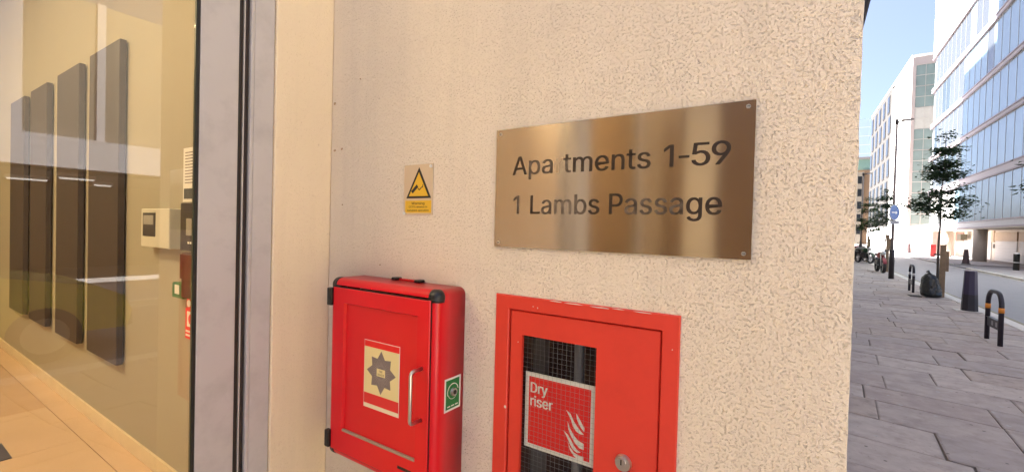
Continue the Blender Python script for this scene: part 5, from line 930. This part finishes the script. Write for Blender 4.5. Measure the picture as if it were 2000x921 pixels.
for c in range(5):
    for r_ in range(6):
        y0 = 95.0 + c * 4.5 + (1.2 if r_ % 2 else 0); z0 = 4.6 + r_ * 3.55
        w0 = skew('window', [(y0, y0 + 2.0, z0, z0 + 2.9)], WINF, sb, -.05, .05)
        skew('pane', [(y0 + .15, y0 + .95, z0 + .15, z0 + 2.75), (y0 + 1.05, y0 + 1.85, z0 + .15, z0 + 2.75)], WINP, w0, -.08, -.052)
boxes('stone_edge', [(11.01, 11.38, 79.86, 79.998, -.1, 25.9), (13.35, 14.4, 79.86, 79.998, -.1, 25.9), (11.381, 13.349, 79.88, 79.998, 24.85, 25.9), (11.381, 13.349, 79.88, 79.998, -.1, 2.1)], PNK, sb)
SG = mat('stair_glass_green', (.20, .28, .27), .06, var=.3, vscale=.6, spec=.9)
for i in range(8):
    z0 = 2.12 + i * 2.84
    mm = SG if not (16.0 < z0 + 1.4 < 19.6) else mat('spandrel_pale', (.48, .50, .46), .4)
    for j in range(2): box('stair_pane', 11.40 + j * .98, 12.35 + j * .98, 79.93, 79.97, z0 + .05, z0 + 2.79, mm, sb)
boxes('stair_mullions', [(11.38, 13.35, 79.90, 79.96, 2.10 + i * 1.42, 2.16 + i * 1.42) for i in range(17)] + [(12.345, 12.385, 79.895, 79.925, 2.1, 24.85)], mat('stair_mullion_pale', (.50, .50, .47), .5), sb)
# far cream block, glass tower
cb = thing('cream_block', (13, 140, 0), 'cream far block with green glass top storey', 'building')
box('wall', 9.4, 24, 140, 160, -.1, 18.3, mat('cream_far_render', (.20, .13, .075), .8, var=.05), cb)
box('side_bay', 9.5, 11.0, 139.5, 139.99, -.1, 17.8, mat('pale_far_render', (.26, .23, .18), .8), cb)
box('glass_storey', 9.6, 24, 140.5, 160, 18.31, 21.0, mat('far_green_glass', (.20, .32, .28), .1), cb)
box('roof', 9.2, 24, 139.8, 160, 21.01, 21.5, mat('far_roof_grey', (.25, .24, .24), .8), cb)
for i in range(5): box('window', 9.8, 10.6, 139.44, 139.495, 2.5 + i * 3.1, 4.3 + i * 3.1, WINP, cb)
tw = thing('distant_tower', (20, 260, 0), 'pale blue distant glass tower beyond the cream block', 'building')
box('shaft', 17.2, 22, 260, 274, -.1, 56, mat('tower_blue_glass', (.38, .50, .60), .2), tw)
for i in range(12): box('floor_line', 17.1, 22.1, 259.9, 274.1, 8 + i * 4, 8.3 + i * 4, mat('tower_line', (.55, .60, .65), .4), tw)
# the taller neighbour on our own side, whose shade lies over the street
nb = thing('neighbour_block', (-6, 44, 0), 'tall brick neighbour block beyond the entrance wall', 'building')
box('wall', -14, .05, 34.05, 46, -.1, 40, BRK, nb); box('lower_wing', -14, .05, 46.01, 54, -.1, 33, BRK, nb)

# ================================================================== OPPOSITE, seen only in the door glass
ob = thing('opposite_low_building', (10.8, -6, 0), 'low pale building across the street, mirrored in the door glass', 'building')
PW = mat('opposite_pale_render', (.29, .275, .29), .7, var=.04)
box('fascia', 10.75, 11.0, -24, 9.45, 2.64, 3.32, PW, ob)
box('upper_wall', 11.02, 22, -24, 9.43, 3.33, 6.5, mat('opposite_upper', (.13, .11, .085), .7, var=.06), ob)
for i in range(12):
    a = 7.86 - i * 1.5; box('pier', 10.85, 11.015, a - (.0 if i != 1 else .0), a + (.15 if i == 3 else .32), 3.33, 6.48, PW, ob)
box('undercroft_back', 16, 16.2, -24, 9.4, -.1, 2.63, mat('undercroft_dark', (.10, .09, .09), .8), ob)
box('undercroft_soffit', 11.0, 16, -24, 9.4, 2.56, 2.635, MATS['undercroft_dark'], ob)
for yy in (-2.2, -8.6): box('column', 11.05, 11.4, yy - .35, yy, -.1, 2.555, PW, ob)
TUBE = mat('strip_lamp', (1, 1, 1), .5, emit=(1, .95, .9, .4))
for i, (x, y0, y1) in enumerate(((11.6, 2.9, 3.5), (13.2, 2.3, 3.0), (13.6, 4.0, 4.35), (13.2, .6, 1.3))):
    t = thing('strip_light', (x, y0, 2.5), ('first', 'second', 'third', 'fourth')[i] + ' fluorescent strip light under the low building, mirrored in the door', 'lamp', 'undercroft strip lights')
    box('tube', x - .03, x + .03, y0, y1, 2.44, 2.475, TUBE, t); box('housing', x - .06, x + .06, y0 - .03, y1 + .03, 2.476, 2.558, ALU, t)

# parked car (mirrored in the door glass)
car = thing('parked_car', (5.0, 0, -.1), 'olive yellow parked car mirrored low in the door glass', 'car')
CP = mat('car_olive_yellow', (.80, .70, .10), .25, var=.03, coat=.6)
cx, zb = 5.05, -.1
prof = [(-2.05, .32), (-2.08, .62), (-2.0, .86), (-1.55, .95), (-1.3, 1.02), (-.75, 1.42), (.1, 1.46), (.45, 1.40), (1.0, .98), (1.75, .84), (2.02, .70), (2.1, .5), (2.05, .30)]
bm = bmesh.new(); rows = []
for s, inset in ((-.84, .05), (-.86, 0), (.86, 0), (.84, .05)):
    rows.append([bm.verts.new((cx + s * (1 if z < .96 else 1 - (z - .96) * .32), y, zb + z - (inset if z > .9 else 0))) for y, z in prof])
for A, B in zip(rows, rows[1:]):
    for i in range(len(prof) - 1): bm.faces.new((A[i], A[i + 1], B[i + 1], B[i]))
bm.faces.new(rows[0]); bm.faces.new(rows[-1][::-1])
bmesh.ops.bevel(bm, geom=[e for e in bm.edges if len(e.link_faces) == 2 and e.calc_face_angle(0) > .5], offset=.04, segments=2, affect='EDGES')
finish('body', bm, CP, car)
CG = mat('car_glass', (.02, .025, .03), .05)
for s in (-1, 1):
    plate('side_window', [[(-1.15, zb + 1.02), (-.72, zb + 1.36), (-.1, zb + 1.39), (-.1, zb + 1.0)], [(-.04, zb + 1.0), (-.04, zb + 1.39), (.4, zb + 1.34), (.85, zb + 1.0)]], YZ, cx + s * .80, cx + s * .858, CG, car)
bm = bmesh.new(); bm.faces.new([bm.verts.new(v) for v in ((cx - .68, .49, zb + 1.375), (cx + .68, .49, zb + 1.375), (cx + .76, .985, zb + 1.0), (cx - .76, .985, zb + 1.0))]); bmesh.ops.solidify(bm, geom=bm.faces[:], thickness=-.02); finish('windscreen', bm, CG, car)
for s in (-1, 1):
    for yy in (-1.3, 1.32):
        bm = bmesh.new(); bmesh.ops.create_cone(bm, cap_ends=True, segments=28, radius1=.31, radius2=.31, depth=.2, matrix=Matrix.Translation((cx + s * .78, yy, zb + .31)) @ Matrix.Rotation(R(90), 4, 'Y'))
        wl = finish('wheel', bm, BLACKRUB, car)
        bm = bmesh.new(); bmesh.ops.create_cone(bm, cap_ends=True, segments=20, radius1=.20, radius2=.20, depth=.01, matrix=Matrix.Translation((cx + s * .886, yy, zb + .31)) @ Matrix.Rotation(R(90), 4, 'Y')); finish('rim', bm, CHROME, wl)
    box('headlight', cx + s * .62 - .14, cx + s * .62 + .14, 2.03, 2.10, zb + .58, zb + .70, MATS['headlight_lens'], car, bev=.02)
box('bumper', cx - .80, cx + .80, 2.04, 2.13, zb + .3, zb + .46, BLACK, car, bev=.03)
